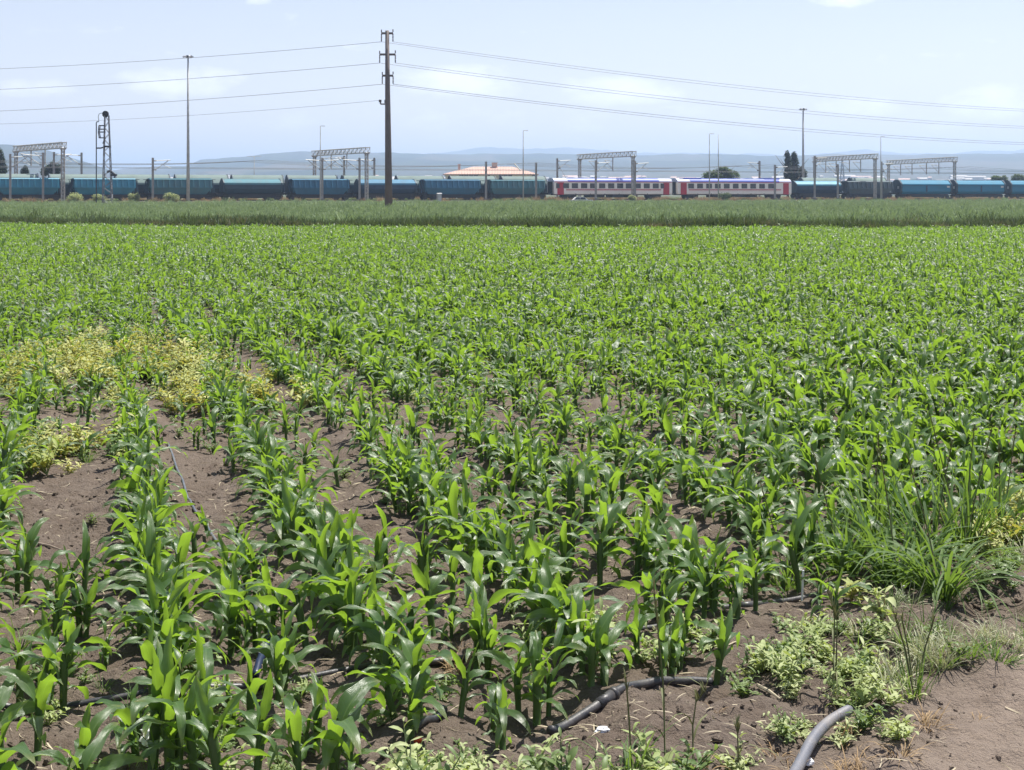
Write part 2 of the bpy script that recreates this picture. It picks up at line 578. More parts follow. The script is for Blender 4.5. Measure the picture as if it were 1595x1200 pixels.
def hill(name, prof, d0, d1, d2, seed, mat, rough=2.5, step=12, power=1.6):
    cols = np.arange(prof[0][0], prof[-1][0] + 1, step)
    crest = np.interp(cols, [p[0] for p in prof], [p[1] for p in prof])
    rows = list(np.linspace(0, 1, 26)) + [1.08, 1.25, 1.6]
    vs, fs = [], []
    for t in rows:
        for c, cy in zip(cols, crest):
            d = d0 + (d1 - d0) * min(t, 1) + (d2 - d1) * max(t - 1, 0) / 0.6
            hc = (HY - cy) / F * d1
            x = (c - CX) / F * d
            s = t ** power if t <= 1 else max(0.0, 1 - ((t - 1) / 0.6)) ** 0.8
            n = fbm(x * 1.0 + seed, d, 0.0022, 4) * rough * 3 * min(1, t * 1.5) + fbm(x + seed * 3, d, 0.02, 3) * rough * min(1, t * 2)
            vs.append((x, d, H * min(1, t * 2) + hc * s + n * (1 if t < 1.5 else 0) - (2.0 if t == 0 or t == 1.6 else 0)))
    w = len(cols)
    for j in range(len(rows) - 1):
        for i in range(w - 1):
            fs.append((j * w + i, j * w + i + 1, (j + 1) * w + i + 1, (j + 1) * w + i))
    o = MB().add(vs, fs).build(name, mat, smooth=True)
    return tag(o, kind='structure')


hill('hill', [(-1400, 300), (-900, 252), (-500, 236), (-150, 226), (0, 226), (40, 229), (75, 236), (110, 246), (150, 258), (190, 270), (260, 290), (330, 300)],
     1500, 3200, 4200, 11, HILL_MAT, 2.0)
hill('hill', [(60, 300), (120, 268), (220, 263), (290, 257), (315, 247), (345, 245), (395, 240), (430, 237), (520, 236), (700, 238), (860, 238), (1000, 240), (1120, 241),
              (1200, 243), (1300, 241), (1420, 242), (1500, 239), (1595, 237), (1800, 235), (2200, 236), (2700, 250), (3300, 300)],
     1300, 4200, 5400, 47, HILL_MAT, 2.6)
hill('mountain', [(560, 262), (640, 242), (705, 233), (760, 227), (800, 229), (850, 231), (880, 229), (930, 236), (990, 241), (1060, 236), (1180, 238), (1240, 243), (1300, 238),
                  (1345, 232), (1420, 240), (1480, 242), (1530, 234), (1600, 232), (1750, 228), (2000, 234), (2500, 262)],
     5600, 7600, 9000, 83, HILL_MAT2, 5.0)

# the air between here and the hills
hz = NT('haze_air')
hz.n.remove(hz.p)
pv = hz.node('ShaderNodeVolumePrincipled')
pv.inputs['Color'].default_value = (0.56, 0.735, 1.0, 1)
pv.inputs['Density'].default_value = 0.00024
pv.inputs['Anisotropy'].default_value = 0.35
hz.l.new(pv.outputs[0], hz.out.inputs['Volume'])
hbox = MB().box((0, 7700, 137), (32600, 19400, 276)).build('haze', hz.mat)
tag(hbox, 'pale blue haze filling the air between the field and the hills', 'haze', kind='stuff')
# ------------------------------------------------------------------ the railway
TA = Vector(((0 - CX) / F * 248.0, 248.0, 0))
TB = Vector(((1595 - CX) / F * 339.0, 339.0, 0))
TD = (TB - TA).normalized()
TN = Vector((-TD.y, TD.x, 0))                  # away from the camera
TRZ = math.atan2(TD.y, TD.x)
EMB = 0.28                                     # height of the track bed
RAILZ = EMB + 0.17


def tp(s, n=0.0, z=0.0):
    p = TA + TD * s + TN * n
    return Vector((p.x, p.y, z))


def t_s(px, n=0.0):
    """distance along the track where photo column px meets the line n metres beyond the first track"""
    k = (px - CX) / F
    o = TA + TN * n
    return (k * o.y - o.x) / (TD.x - k * TD.y)


def track_xf(s, n, z):
    return Matrix.Translation(tp(s, n, z)) @ Matrix.Rotation(TRZ, 4, 'Z')


emb = MB().prism([(-6.0, -0.9), (-5.6, -0.35), (-3.2, EMB), (34, EMB), (37, -0.9)], -140, 420, 0, track_xf(0, 0, 0)).build('railway_embankment', M['ballast'])
tag(emb, kind='structure')
TRACKS = (0.0, 5.0, 10.0, 15.0, 20.0)
for n in TRACKS:
    t = thing('railway_track', f'steel railway track on ballast, {ordinal(int(n / 5) + 1)} track counted from the green field', 'railway track',
              tp(140, n, EMB), TRZ, 'parallel tracks of the station yard')
    for sy in (-0.72, 0.72):
        MB().box((0, sy, 0.10), (540, 0.07, 0.14)).build('rail', M['rail'], t)
    sl = MB()
    for k in range(-440, 441):
        sl.box((k * 0.61, 0, 0.015), (0.25, 2.5, 0.03))
    o = sl.build('sleeper_row', M['concrete'], t)
    o['kind'] = 'stuff'


def bogie(parent, x, r=0.45):
    b = MB()
    for sy in (-0.95, 0.95):
        b.box((x, sy, 0.62), (2.6, 0.16, 0.28))
        b.box((x, sy, 0.86), (0.9, 0.20, 0.22))
    b.box((x, 0, 0.62), (0.5, 1.8, 0.25))
    bg_ = b.build('bogie', M['under'], parent)
    for dx in (-0.9, 0.9):
        w = MB()
        for sy in (-0.75, 0.75):
            w.tube([(x + dx, sy - 0.06, r), (x + dx, sy + 0.06, r)], r, 18)
        w.tube([(x + dx, -0.9, r), (x + dx, 0.9, r)], 0.08, 8)
        w.build('wheelset', M['wheel'], bg_)


def buffers(parent, x0, x1):
    for x, d in ((x0, -1), (x1, 1)):
        for sy in (-0.87, 0.87):
            b = MB().tube([(x, sy, 1.03), (x + d * 0.33, sy, 1.03)], 0.09, 8)
            b.tube([(x + d * 0.32, sy, 1.03), (x + d * 0.36, sy, 1.03)], 0.22, 12)
            b.build('buffer', M['under'], parent)


def ladder(parent, x, y, z0, z1, mat):
    b = MB()
    for dx in (-0.2, 0.2):
        b.bar((x, y + dx, z0), (x, y + dx, z1), 0.04)
    for k in range(int((z1 - z0) / 0.35) + 1):
        b.bar((x, y - 0.2, z0 + k * 0.35), (x, y + 0.2, z0 + k * 0.35), 0.03)
    b.build('ladder', mat, parent)


def wagon_common(t, L, endmat):
    MB().box((0, 0, 1.02), (L - 0.4, 1.0, 0.26)).build('underframe', M['under'], t)
    for s in (-1, 1):
        MB().box((s * (L / 2 - 0.25), 0, 1.05), (0.14, 2.6, 0.32)).box((s * (L / 2 - 0.75), 0, 1.235), (1.1, 2.5, 0.06)).build('end_platform', M['under'], t)
    k = MB().box((0, -1.15, 0.62), (L - 5.0, 0.12, 0.62)).box((0, 1.15, 0.62), (L - 5.0, 0.12, 0.62)).box((0, 0, 0.60), (L - 6.0, 2.3, 0.16))
    k.build('discharge_gear', M['under'], t)  # plates deepened so the bright gap under the wagon looks dark
    ladder(t, -L / 2 + 0.35, -0.75, 1.2, 3.3, endmat)
    ladder(t, L / 2 - 0.35, 0.75, 1.2, 3.3, endmat)
    buffers(t, -L / 2 + 0.2, L / 2 - 0.2)
    bogie(t, -L / 2 + 2.2)
    bogie(t, L / 2 - 2.2)


def ribbed_wagon(label, body, roofm, L=12.4, nribs=11):
    t = thing('hopper_wagon', label, 'freight wagon', group='freight wagons on the nearest track')
    low = [(-0.75, 0.95), (-1.42, 2.1), (1.42, 2.1), (0.75, 0.95)]
    upp = [(-1.42, 2.1), (-1.46, 2.16), (-1.24, 3.42), (-1.02, 3.62), (1.02, 3.62), (1.24, 3.42), (1.46, 2.16), (1.42, 2.1)]
    x0, x1 = -L / 2 + 1.0, L / 2 - 1.0
    # hopper ends slope in towards the bottom
    b = MB()
    vs = [(x0 + 0.9, y, z) for y, z in low[:1]] + [(x0, low[1][0], low[1][1]), (x0, low[2][0], low[2][1]), (x0 + 0.9, low[3][0], low[3][1])]
    vs += [(-x, y, z) for x, y, z in vs]
    b.add(vs, [(0, 1, 5, 4), (1, 2, 6, 5), (2, 3, 7, 6), (3, 0, 4, 7), (0, 3, 2, 1), (4, 5, 6, 7)])
    b.build('hopper', body, t)
    MB().prism(upp, x0, x1).build('body', body, t)
    rb = MB()
    for k in range(nribs):
        x = x0 + 0.25 + (x1 - x0 - 0.5) * k / (nribs - 1)
        for sg in (-1, 1):
            rb.add([(x - .11, sg * 1.44, 2.16), (x + .11, sg * 1.44, 2.16), (x + .11, sg * 1.22, 3.42), (x - .11, sg * 1.22, 3.42),
                    (x - .11, sg * 1.72, 2.18), (x + .11, sg * 1.72, 2.18), (x + .11, sg * 1.46, 3.44), (x - .11, sg * 1.46, 3.44)],
                   [(0, 1, 2, 3), (4, 5, 6, 7), (0, 1, 5, 4), (2, 3, 7, 6), (0, 3, 7, 4), (1, 2, 6, 5)])
            rb.add([(x - .06, sg * 1.40, 2.1), (x + .06, sg * 1.40, 2.1), (x + .06, sg * 0.80, 1.2), (x - .06, sg * 0.80, 1.2),
                    (x - .06, sg * 1.45, 2.06), (x + .06, sg * 1.45, 2.06), (x + .06, sg * 0.86, 1.14), (x - .06, sg * 0.86, 1.14)],
                   [(0, 1, 2, 3), (4, 5, 6, 7), (0, 1, 5, 4), (2, 3, 7, 6), (0, 3, 7, 4), (1, 2, 6, 5)])
    for sg in (-1, 1):
        rb.box((0, sg * 1.50, 2.1), (x1 - x0, 0.16, 0.12))
        rb.box((0, sg * 1.27, 3.43), (x1 - x0, 0.16, 0.10))
    o = rb.build('side_rib', body, t)
    o['kind'] = 'stuff'
    MB().box((0, 0, 3.65), (x1 - x0 - 0.3, 1.8, 0.055)).build('roof_hatch', roofm, t)
    for s in (-1, 1):
        e = MB()
        for y in (-1.2, -0.4, 0.4, 1.2):
            e.bar((s * (L / 2 - 0.55), y, 1.2), (s * (L / 2 - 0.95), y, 3.5), 0.09)
        e.box((s * (L / 2 - 0.7), 0, 3.45), (0.6, 2.7, 0.07))
        e.build('end_frame', M['navyend'], t)
    wagon_common(t, L, M['navyend'])
    return t


def arc(y0, z0, y1, z1, n, bulge):
    pts = []
    for k in range(n + 1):
        a = k / n
        pts.append((y0 + (y1 - y0) * a, z0 + (z1 - z0) * a + bulge * math.sin(a * math.pi)))
    return pts


def smooth_wagon(label, upper, lower, L=12.4, top=3.62, group='freight wagons on the nearest track', roofm=None):
    t = thing('covered_wagon', label, 'freight wagon', group=group)
    x0, x1 = -L / 2 + 0.9, L / 2 - 0.9
    MB().prism([(-0.8, 1.15), (-1.38, 1.9), (-1.40, 2.55), (1.40, 2.55), (1.38, 1.9), (0.8, 1.15)], x0, x1).build('lower_body', lower, t)
    up = [(-1.44, 2.55), (-1.44, 2.75)] + arc(-1.40, 2.95, 1.40, 2.95, 14, top - 2.95)[0:] + [(1.44, 2.75), (1.44, 2.55)]
    MB().prism(up, x0, x1).build('curved_top', roofm or upper, t)
    b = MB()
    for sg in (-1, 1):
        b.box((0, sg * 1.45, 2.56), (x1 - x0, 0.07, 0.10))
        for k in range(5):
            b.box((x0 + 0.4 + k * (x1 - x0 - 0.8) / 4, sg * 1.41, 2.15), (0.10, 0.10, 0.75))
    o = b.build('side_frame', lower, t)
    for s in (-1, 1):
        MB().prism([(-1.42, 1.3)] + arc(-1.48, 2.95, 1.48, 2.95, 10, top - 2.85) + [(1.42, 1.3)], s * (L / 2 - 0.9), s * (L / 2 - 0.72)).build('end_wall', M['navyend'], t)
    wagon_common(t, L, M['navyend'])
    return t


def bright_wagon(label, L=12.2):
    t = thing('covered_wagon', label, 'freight wagon', group='freight wagons on the nearest track')
    x0, x1 = -L / 2 + 0.9, L / 2 - 0.9
    MB().prism([(-0.95, 1.0), (-1.40, 1.5), (-1.44, 2.75), (1.44, 2.75), (1.40, 1.5), (0.95, 1.0)], x0, x1).build('lower_body', M['bright'], t)
    prof = [(-1.47, 2.75), (-1.47, 2.95), (-1.42, 3.1), (-0.78, 3.72), (-0.4, 3.86), (0.4, 3.86), (0.78, 3.72), (1.42, 3.1), (1.47, 2.95), (1.47, 2.75)]
    MB().prism(prof, x0, x1).build('sloping_roof', M['bright'], t)
    for sg in (-1, 1):
        MB().box((0, sg * 1.47, 2.12), (0.35, 0.08, 1.35)).box((0, sg * 1.49, 2.74), (x1 - x0, 0.06, 0.08)).build('side_post', M['navy'], t)
    MB().box((0, 0, 3.9), (x1 - x0, 0.7, 0.09)).build('roof_walk', M['darksteel'], t)
    big = [(-1.1, 1.0), (-1.5, 1.5), (-1.53, 3.0), (-1.4, 3.25), (-0.85, 3.82), (-0.45, 3.98), (0.45, 3.98), (0.85, 3.82), (1.4, 3.25), (1.53, 3.0), (1.5, 1.5), (1.1, 1.0)]
    for s in (-1, 1):
        MB().prism(big, s * (L / 2 - 0.92), s * (L / 2 - 0.55)).build('end_wall', M['navyend'], t)
    MB().box((-L / 2 + 0.52, -0.6, 2.35), (0.04, 0.55, 0.55)).build('number_plate', M['white'], t)
    MB().box((L / 2 - 1.6, -1.475, 2.5), (0.7, 0.03, 0.35)).build('data_plate', M['white'], t)
    wagon_common(t, L, M['navyend'])
    return t


def put_track(t, pxa, pxb, n=0.0):
    """centre a vehicle between two photo columns of its near side and stretch nothing"""
    s = (t_s(pxa, n) + t_s(pxb, n)) / 2
    t.location = tp(s, n, RAILZ)
    t.rotation_euler = (0, 0, TRZ)
    return t


def span(pxa, pxb, n=0.0):
    return t_s(pxb, n) - t_s(pxa, n)


PITCH_ = span(0, 852) / 8.0
front = [(-14, 100, ribbed_wagon, ('teal ribbed hopper wagon cut by the left edge, behind the lattice portal', M['teal'], M['teal'])),
         (104, 218, ribbed_wagon, ('teal ribbed hopper wagon directly behind the lattice signal mast', M['teal'], M['mint'])),
         (222, 336, ribbed_wagon, ('faded teal ribbed hopper wagon behind the tall floodlight mast on the left', M['teal2'], M['teal'])),
         (339, 442, smooth_wagon, ('smooth sided wagon with grey green curved top, left of the middle portal', M['teal2'], M['navyend'])),
         (444, 548, ribbed_wagon, ('steel blue ribbed hopper wagon behind the thin lamp post left of the middle portal', M['steelblue'], M['teal'])),
         (550, 650, smooth_wagon, ('smooth sided wagon with light blue curved top behind the tall concrete pole', M['steelblue'], M['navy'])),
         (650, 751, ribbed_wagon, ('steel blue ribbed hopper wagon in front of the orange roofed building', M['steelblue'], M['teal'])),
         (753, 851, ribbed_wagon, ('weathered slate teal hopper wagon coupled next to the first passenger coach', M['teal2'], M['slate'])),
         (1230, 1309, smooth_wagon, ('teal smooth sided wagon coupled right after the second passenger coach', M['teal'], M['navy'])),
         (1309, 1390, ribbed_wagon, ('dark slate ribbed hopper wagon next to the bright blue wagons', M['slate'], M['mint']))]
for a, b, fn, args in front:
    put_track(fn(*args, L=span(a, b) + 0.1), a, b)
bw = bright_wagon('bright blue round roofed wagon, first of the bright blue ones after the dark wagon', span(1393, 1479))
put_track(bw, 1393, 1479)
for a, b, lab in [(1479, 1563, 'bright blue round roofed wagon between its two bright blue neighbours'),
                  (1563, 1645, 'bright blue round roofed wagon cut off by the right edge of the view')]:
    c = copy_tree(bw)
    c['label'] = lab
    put_track(c, a, b)

# second train behind, mostly its pale roofs and round ends show
back = smooth_wagon('pale green roofed wagon on the second track, behind the leftmost teal wagon', M['teal2'], M['navyend'], L=span(-40, 66, 5.0),
                    top=4.35, group='pale roofed wagons on the second track', roofm=M['mint'])
first = True
edges = [-40, 66, 174, 268, 358, 442, 528, 612, 694, 776, 852]
where = ['behind the leftmost teal wagon', 'behind the lattice signal mast', 'left of the tall floodlight mast', 'right of the tall floodlight mast',
         'above the smooth grey green wagon', 'left of the middle portal', 'behind the middle portal', 'right of the tall concrete pole',
         'in front of the orange roofed building', 'just left of the passenger coaches']
for k in range(10):
    o = back if first else copy_tree(back)
    first = False
    o['label'] = 'pale green roofed wagon on the second track, ' + where[k]
    put_track(o, edges[k], edges[k + 1], 5.0)
for a, b, w in [(1238, 1312, 'behind the teal wagon after the coaches'), (1312, 1388, 'behind the dark slate wagon')]:
    o = copy_tree(back)
    o['label'] = 'pale green roofed wagon on the second track, ' + w
    put_track(o, a, b, 5.0)


def coach(label, a, b, wins, narrow, ac):
    L = span(a, b) - 0.5
    t = thing('passenger_coach', label, 'passenger coach', group='red and cream passenger coaches')
    hl = L / 2
    side = [(-1.35, 0.95), (-1.43, 1.15), (-1.43, 3.25), (1.43, 3.25), (1.43, 1.15), (1.35, 0.95)]
    MB().prism(side, -hl, hl).build('body', M['cream'], t)
    roof = [(-1.43, 3.25), (-1.40, 3.42), (-1.22, 3.72), (-0.85, 3.93), (-0.4, 4.03), (0.4, 4.03), (0.85, 3.93), (1.22, 3.72), (1.40, 3.42), (1.43, 3.25)]
    r_ = MB().prism(roof, -hl + 2.9, hl - 2.9)
    smooth_by_angle(r_.build('roof', M['coachroof'], t).data)
    for xa, xb in ((-hl, -hl + 2.9), (hl - 2.9, hl)):
        smooth_by_angle(MB().prism([(y, z - 0.03 if z > 3.3 else z) for y, z in roof], xa, xb).build('roof_end', M['roofwhite'], t).data)
    for sg in (-1, 1):
        for z, h in ((1.86, 0.15), (1.62, 0.07)):
            MB().box((0, sg * 1.436, z), (L - 5.0, 0.02, h)).build('red_stripe', M['crimson'], t)
        MB().box((0, sg * 1.437, 3.27), (L - 0.2, 0.03, 0.13)).build('roof_gutter', M['crimson'], t)
    for x in (-hl + 1.35, hl - 1.35):
        for sg in (-1, 1):
            do = MB().box((x, sg * 1.44, 2.02), (1.35, 0.06, 2.26)).build('door', M['crimson'], t)
            MB().box((x, sg * 1.475, 2.65), (0.45, 0.02, 0.75)).build('door_window', M['crimson'], do)
    fr = None
    for k, x in enumerate(wins):
        w = 0.72 if k in narrow else 1.18
        key = 'n' if k in narrow else 'w'
        for sg in (-1, 1):
            f = MB().box((0, sg * 1.445, 2.55), (w + 0.12, 0.05, 0.94)).build('window', M['rubber'], t)
            f.location = (x, 0, 0)
            q = [(-w / 2, 2.22), (-w / 2 + .12, 2.12), (w / 2 - .12, 2.12), (w / 2, 2.22), (w / 2, 2.88), (w / 2 - .12, 2.98), (-w / 2 + .12, 2.98), (-w / 2, 2.88)]
            vs = [(x_, sg * 1.47, z_) for x_, z_ in q] + [(x_, sg * 1.478, z_) for x_, z_ in q]
            MB().add(vs, [tuple(range(8)), tuple(range(8, 16))] + [(i, (i + 1) % 8, 8 + (i + 1) % 8, 8 + i) for i in range(8)]).build('pane', M['glass'], f)
    u = MB()
    u.box((0, 0, 0.86), (L - 1.0, 2.4, 0.2))
    for x, w in ((-3.6, 3.2), (0.8, 2.4), (4.2, 2.0)):
        u.box((x, 0, 0.58), (w, 2.5, 0.5))
    u.build('underframe', M['under'], t)
    sk = MB()
    for x in np.arange(-hl + 4.6, hl - 4.5, 3.1):
        sk.box((x, -1.39, 1.12), (0.08, 0.06, 0.42))
    sk.build('skirt_post', M['under'], t)
    bogie(t, -hl + 3.6)
    bogie(t, hl - 3.6)
    for s in (-1, 1):
        MB().box((s * (hl + 0.12), 0, 2.2), (0.28, 1.5, 2.3)).build('gangway_bellows', M['rubber'], t)
    buffers(t, -hl, hl)
    for x, w in ac:
        q = MB().prism([(-0.95, 3.86), (-0.8, 4.17), (0.8, 4.17), (0.95, 3.86)], x - w / 2, x + w / 2)
        q.build('roof_unit', M['acblue'], t)
    v = MB()
    for x in np.arange(-hl + 4, hl - 3.5, 2.6):
        v.box((x, 0.0, 4.05), (0.5, 0.5, 0.12))
    v.build('roof_vent', M['roofwhite'], t)
    put_track(t, a, b)
    return t


W1 = []
for px in (869.5, 881.5, 895.5, 909.8, 924, 938, 952, 966, 979.5, 993.5, 1007.5, 1021.5, 1032):
    W1.append(px)


def local_x(pxs, a, b):
    s0 = (t_s(a) + t_s(b)) / 2
    return [t_s(p, -1.45) - s0 for p in pxs]


coach('cream coach with red doors at both ends and thirteen dark windows, left one of two', 856, 1043, local_x(W1, 856, 1043), (0, 12), [])
W2 = [1076.5, 1090.5, 1104.5, 1118, 1132, 1146, 1159.5, 1173.2, 1187, 1201]
LX = local_x(W2, 1048, 1228)
coach('cream coach with red doors and two dark blue roof units, right one of two', 1048, 1228, LX, (), [(-9.6, 4.0), (9.0, 3.6)])

# ------------------------------------------------------------------ railway masts, portals and lamps
def mast_mesh(t, h, w=0.28):
    b = MB()
    for sx in (-1, 1):
        b.box((sx * w / 2, 0, h / 2), (0.05, w, h))
    b.box((0, 0, h / 2), (w, 0.05, h))
    b.build('post', M['mast'], t)
    MB().box((0, 0, 0.3), (0.8, 0.8, 0.6)).build('foundation', M['concrete'], t)


def cantilever(t, h, side, length=3.0):
    b = MB()
    d = side
    b.bar((d * 0.3, 0, h - 0.5), (d * length, 0, h - 0.35), 0.09)
    b.bar((d * 0.3, 0, h - 2.0), (d * length * 0.85, 0, h - 0.5), 0.09)
    b.bar((d * length * 0.55, 0, h - 1.15), (d * length, 0, h - 1.7), 0.06)
    c = b.build('cantilever_arm', M['galv'], t)
    i = MB()
    for z in (h - 0.5, h - 2.0):
        for k in range(3):
            i.tube([(d * (0.22 + k * 0.14), 0, z), (d * (0.27 + k * 0.14), 0, z)], 0.12, 10)
    i.build('insulator', M['insul'], c)


MASTS = [  # column, row of the top, n, sides of the arms, description
    (16, 240, -3.2, (1,), 'grey catenary mast nearest the left edge of the view'),
    (67, 238, -3.2, (-1,), 'grey catenary mast under the left lattice portal, in front of a teal wagon'),
    (127, 238, 12.5, (-1,), 'short looking catenary mast behind the train, just left of the signal mast'),
    (84, 237, 17.5, (1,), 'catenary mast rising behind the small conifers inside the left portal'),
    (238, 246, -3.2, (1,), 'grey catenary mast with its arm to the right, left of the floodlight mast'),
    (502, 246, -3.2, (1, -1), 'catenary mast with arms on both sides beside the thin lamp at the middle portal'),
    (560, 246, -3.2, (-1,), 'catenary mast standing close left of the near leg of the middle portal'),
    (583, 246, 17.5, (-1,), 'catenary mast behind the train between the middle portal and the concrete pole'),
    (536, 243, 12.5, (-1,), 'catenary mast behind the train, seen through the middle portal'),
    (757, 252, -3.2, (), 'bare grey mast in front of the orange roofed building, left of the curved lamp'),
    (835, 254, -3.2, (), 'bare grey mast between the curved lamp and the first coach'),
    (868, 247, 17.5, (1,), 'catenary mast with a slanting stay behind the left end of the first coach'),
    (928, 250, -3.2, (1,), 'grey catenary mast in front of the first coach, left of the portal leg'),
    (989, 251, -3.6, (1,), 'grey mast close to the right leg of the portal over the coaches'),
    (1183, 251, 12.5, (-1,), 'catenary mast behind the right half of the second coach'),
    (1207, 257, -3.2, (1,), 'grey catenary mast in front of the right end of the second coach'),
    (1269, 243, -3.6, (1,), 'grey catenary mast in front of the teal wagon right of the coaches'),
    (1305, 256, -3.2, (-1,), 'grey catenary mast between the teal wagon and the dark wagon'),
    (1373, 252, -3.4, (1,), 'grey catenary mast with a slanting stay, close right of a portal leg'),
]
for px, py, n, arms, lab in MASTS:
    p = tp(t_s(px, n), n)
    z0 = 0.0 if n < -3.0 else EMB
    h = H + (HY - py) / F * p.y - z0
    t = thing('catenary_mast', lab, 'mast', (p.x, p.y, z0), TRZ, 'catenary masts along the tracks')
    mast_mesh(t, h)
    for a in arms:
        cantilever(t, h, a)
    if 'stay' in lab:
        MB().bar((0.1, 0, h - 1.0), (2.4, 0, h - 4.6), 0.08).build('stay', M['galv'], t)

PORTALS = [(98, 222, 25, -3.6, 24.5, 'left lattice portal spanning the tracks near the left edge'),
           (571, 230, 490, -3.6, 26, 'middle lattice portal spanning the tracks just left of the concrete pole'),
           (986, 236, 903, -3.6, 27, 'lattice portal spanning the tracks over the first passenger coach'),
           (1363, 240, 1269, -3.6, 33, 'lattice portal right of the poplars, over the teal and dark wagons'),
           (1487, 245, 1384, 3.0, 36, 'rightmost lattice portal, standing behind the bright blue wagons')]
for px, py, pxf, n0, span_n, lab in PORTALS:
    pa = tp(t_s(px, n0), n0)
    pb = tp(t_s(pxf, n0 + span_n), n0 + span_n)
    z0 = 0.0 if n0 < -3 else EMB
    top = H + (HY - py) / F * pa.y - z0
    dv = Vector((pb.x - pa.x, pb.y - pa.y, 0))
    Ln = dv.length
    t = thing('catenary_portal', lab, 'portal', (pa.x, pa.y, z0), math.atan2(dv.y, dv.x), 'lattice portals over the tracks')
    for x in (0, Ln):
        b = MB()
        for sx in (-0.22, 0.22):
            for sy in (-0.22, 0.22):
                b.bar((x + sx, sy, 0), (x + sx, sy, top - 0.9), 0.10)
        z, k = 0.2, 0
        while z < top - 1.5:
            s = 1 if k % 2 else -1
            for sy in (-0.22, 0.22):
                b.bar((x - s * 0.22, sy, z), (x + s * 0.22, sy, z + 0.6), 0.06)
                b.bar((x + sy, -s * 0.22, z), (x + sy, s * 0.22, z + 0.6), 0.06)
            z += 0.6
            k += 1
        b.box((x, 0, top - 1.05), (0.8, 0.8, 0.25))
        b.box((x, 0, 0.15), (1.0, 1.0, 0.3))
        b.build('leg', M['mast'], t)
    b = MB()
    for sy in (-0.4, 0.4):
        for z in (top - 0.9, top):
            b.bar((-0.6, sy, z), (Ln + 0.6, sy, z), 0.13)
        nseg = int(Ln / 0.9)
        for k in range(nseg):
            x0, x1 = -0.6 + (Ln + 1.2) * k / nseg, -0.6 + (Ln + 1.2) * (k + 1) / nseg
            za, zb = (top - 0.9, top) if k % 2 else (top, top - 0.9)
            b.bar((x0, sy, za), (x1, sy, zb), 0.08)
            b.bar((x0, sy, top - 0.9), (x0, sy, top), 0.06)
    for k in range(nseg):
        x0, x1 = -0.6 + (Ln + 1.2) * k / nseg, -0.6 + (Ln + 1.2) * (k + 1) / nseg
        b.bar((x0, -0.4, top), (x1, 0.4, top), 0.07)
        b.bar((x0, -0.4, top - 0.9), (x0, 0.4, top - 0.9), 0.07)
    b.build('lattice_beam', M['galv'], t)
    for fr_ in (0.22, 0.40, 0.62, 0.8) if 'rightmost' in lab or 'poplars' in lab else (0.36, 0.66):
        x = Ln * fr_
        q = MB().bar((x, 0, top - 0.9), (x, 0, top - 3.6), 0.16)
        q.bar((x, 0, top - 1.7), (x + 0.2, 1.7, top - 1.5), 0.07).bar((x, 0, top - 3.3), (x + 0.2, 1.6, top - 1.6), 0.07)
        q.build('drop_post', M['mast'], t)

# high floodlight masts and slender lamps
for px, py, n, lab, r0, r1 in [(293, 88, -4.4, 'very tall floodlight mast with a ring of lamps, left of the concrete pole', 0.30, 0.13),
                               (1251, 170, 25.0, 'tall floodlight mast behind the train beside the two poplars', 0.34, 0.15)]:
    p = tp(t_s(px, n), n)
    h = H + (HY - py) / F * p.y
    t = thing('floodlight_mast', lab, 'light mast', (p.x, p.y, 0), 0, 'high floodlight masts')
    MB().tube([(0, 0, 0), (0, 0, h * 0.5), (0, 0, h)], [r0, (r0 + r1) / 2, r1], 12).build('pole', M['galv'], t, True)
    MB().tube([(0, 0, h), (0, 0, h + 0.12)], 0.55, 14).build('lamp_ring', M['darksteel'], t)
    for k in range(6):
        a = k * math.pi / 3
        b = MB().box((0, 0, 0), (0.42, 0.30, 0.24), 0, Matrix.Translation((math.cos(a) * 0.68, math.sin(a) * 0.68, h - 0.05)) @ Matrix.Rotation(a, 4, 'Z') @ Matrix.Rotation(R(30), 4, 'Y'))
        b.build('floodlight', M['lampglass'], t)
for px, py, n, lab, arm in [(499, 197, -4.2, 'slender street lamp in front of the wagons at the middle portal', .3),
                            (815, 204, -4.2, 'slender street lamp with curved head in front of the orange roofed building', .4),
                            (1105, 209, -4.2, 'slender street lamp with hooked head, left one of two thin poles before the second coach', .35),
                            (1119, 210, -4.0, 'thin bare pole without a lamp, in front of the second coach', 0),
                            (1372, 213, -4.4, 'slender street lamp beside the mast at the right hand portal leg', .35),
                            (396, 244, 60, 'faint far lamp with two arms above the pale roofs right of the floodlight mast', -1)]:
    p = tp(t_s(px, n), n)
    h = H + (HY - py) / F * p.y
    t = thing('street_lamp', lab, 'lamp post', (p.x, p.y, 0), 0, 'slender lamp posts by the railway')
    MB().tube([(0, 0, 0), (0, 0, h * .5), (0, 0, h)], [0.13, 0.10, 0.06], 10).build('pole', M['galv'], t, True)
    for sg in ((1, -1) if arm < 0 else (1,)):
        a = abs(arm)
        if a:
            MB().tube([(0, 0, h - 0.3), (sg * 0.12 * a, 0, h - 0.02), (sg * 0.5 * a, 0, h + 0.08), (sg * a, 0, h + 0.05)], 0.05, 8).build('arm', M['galv'], t)
            MB().prism([(-0.12, h - 0.02), (-0.06, h + 0.1), (0.06, h + 0.1), (0.12, h - 0.02)], min(sg * a, sg * (a + 0.5)), max(sg * a, sg * (a + 0.5))).build('lamp_head', M['lampglass'], t)

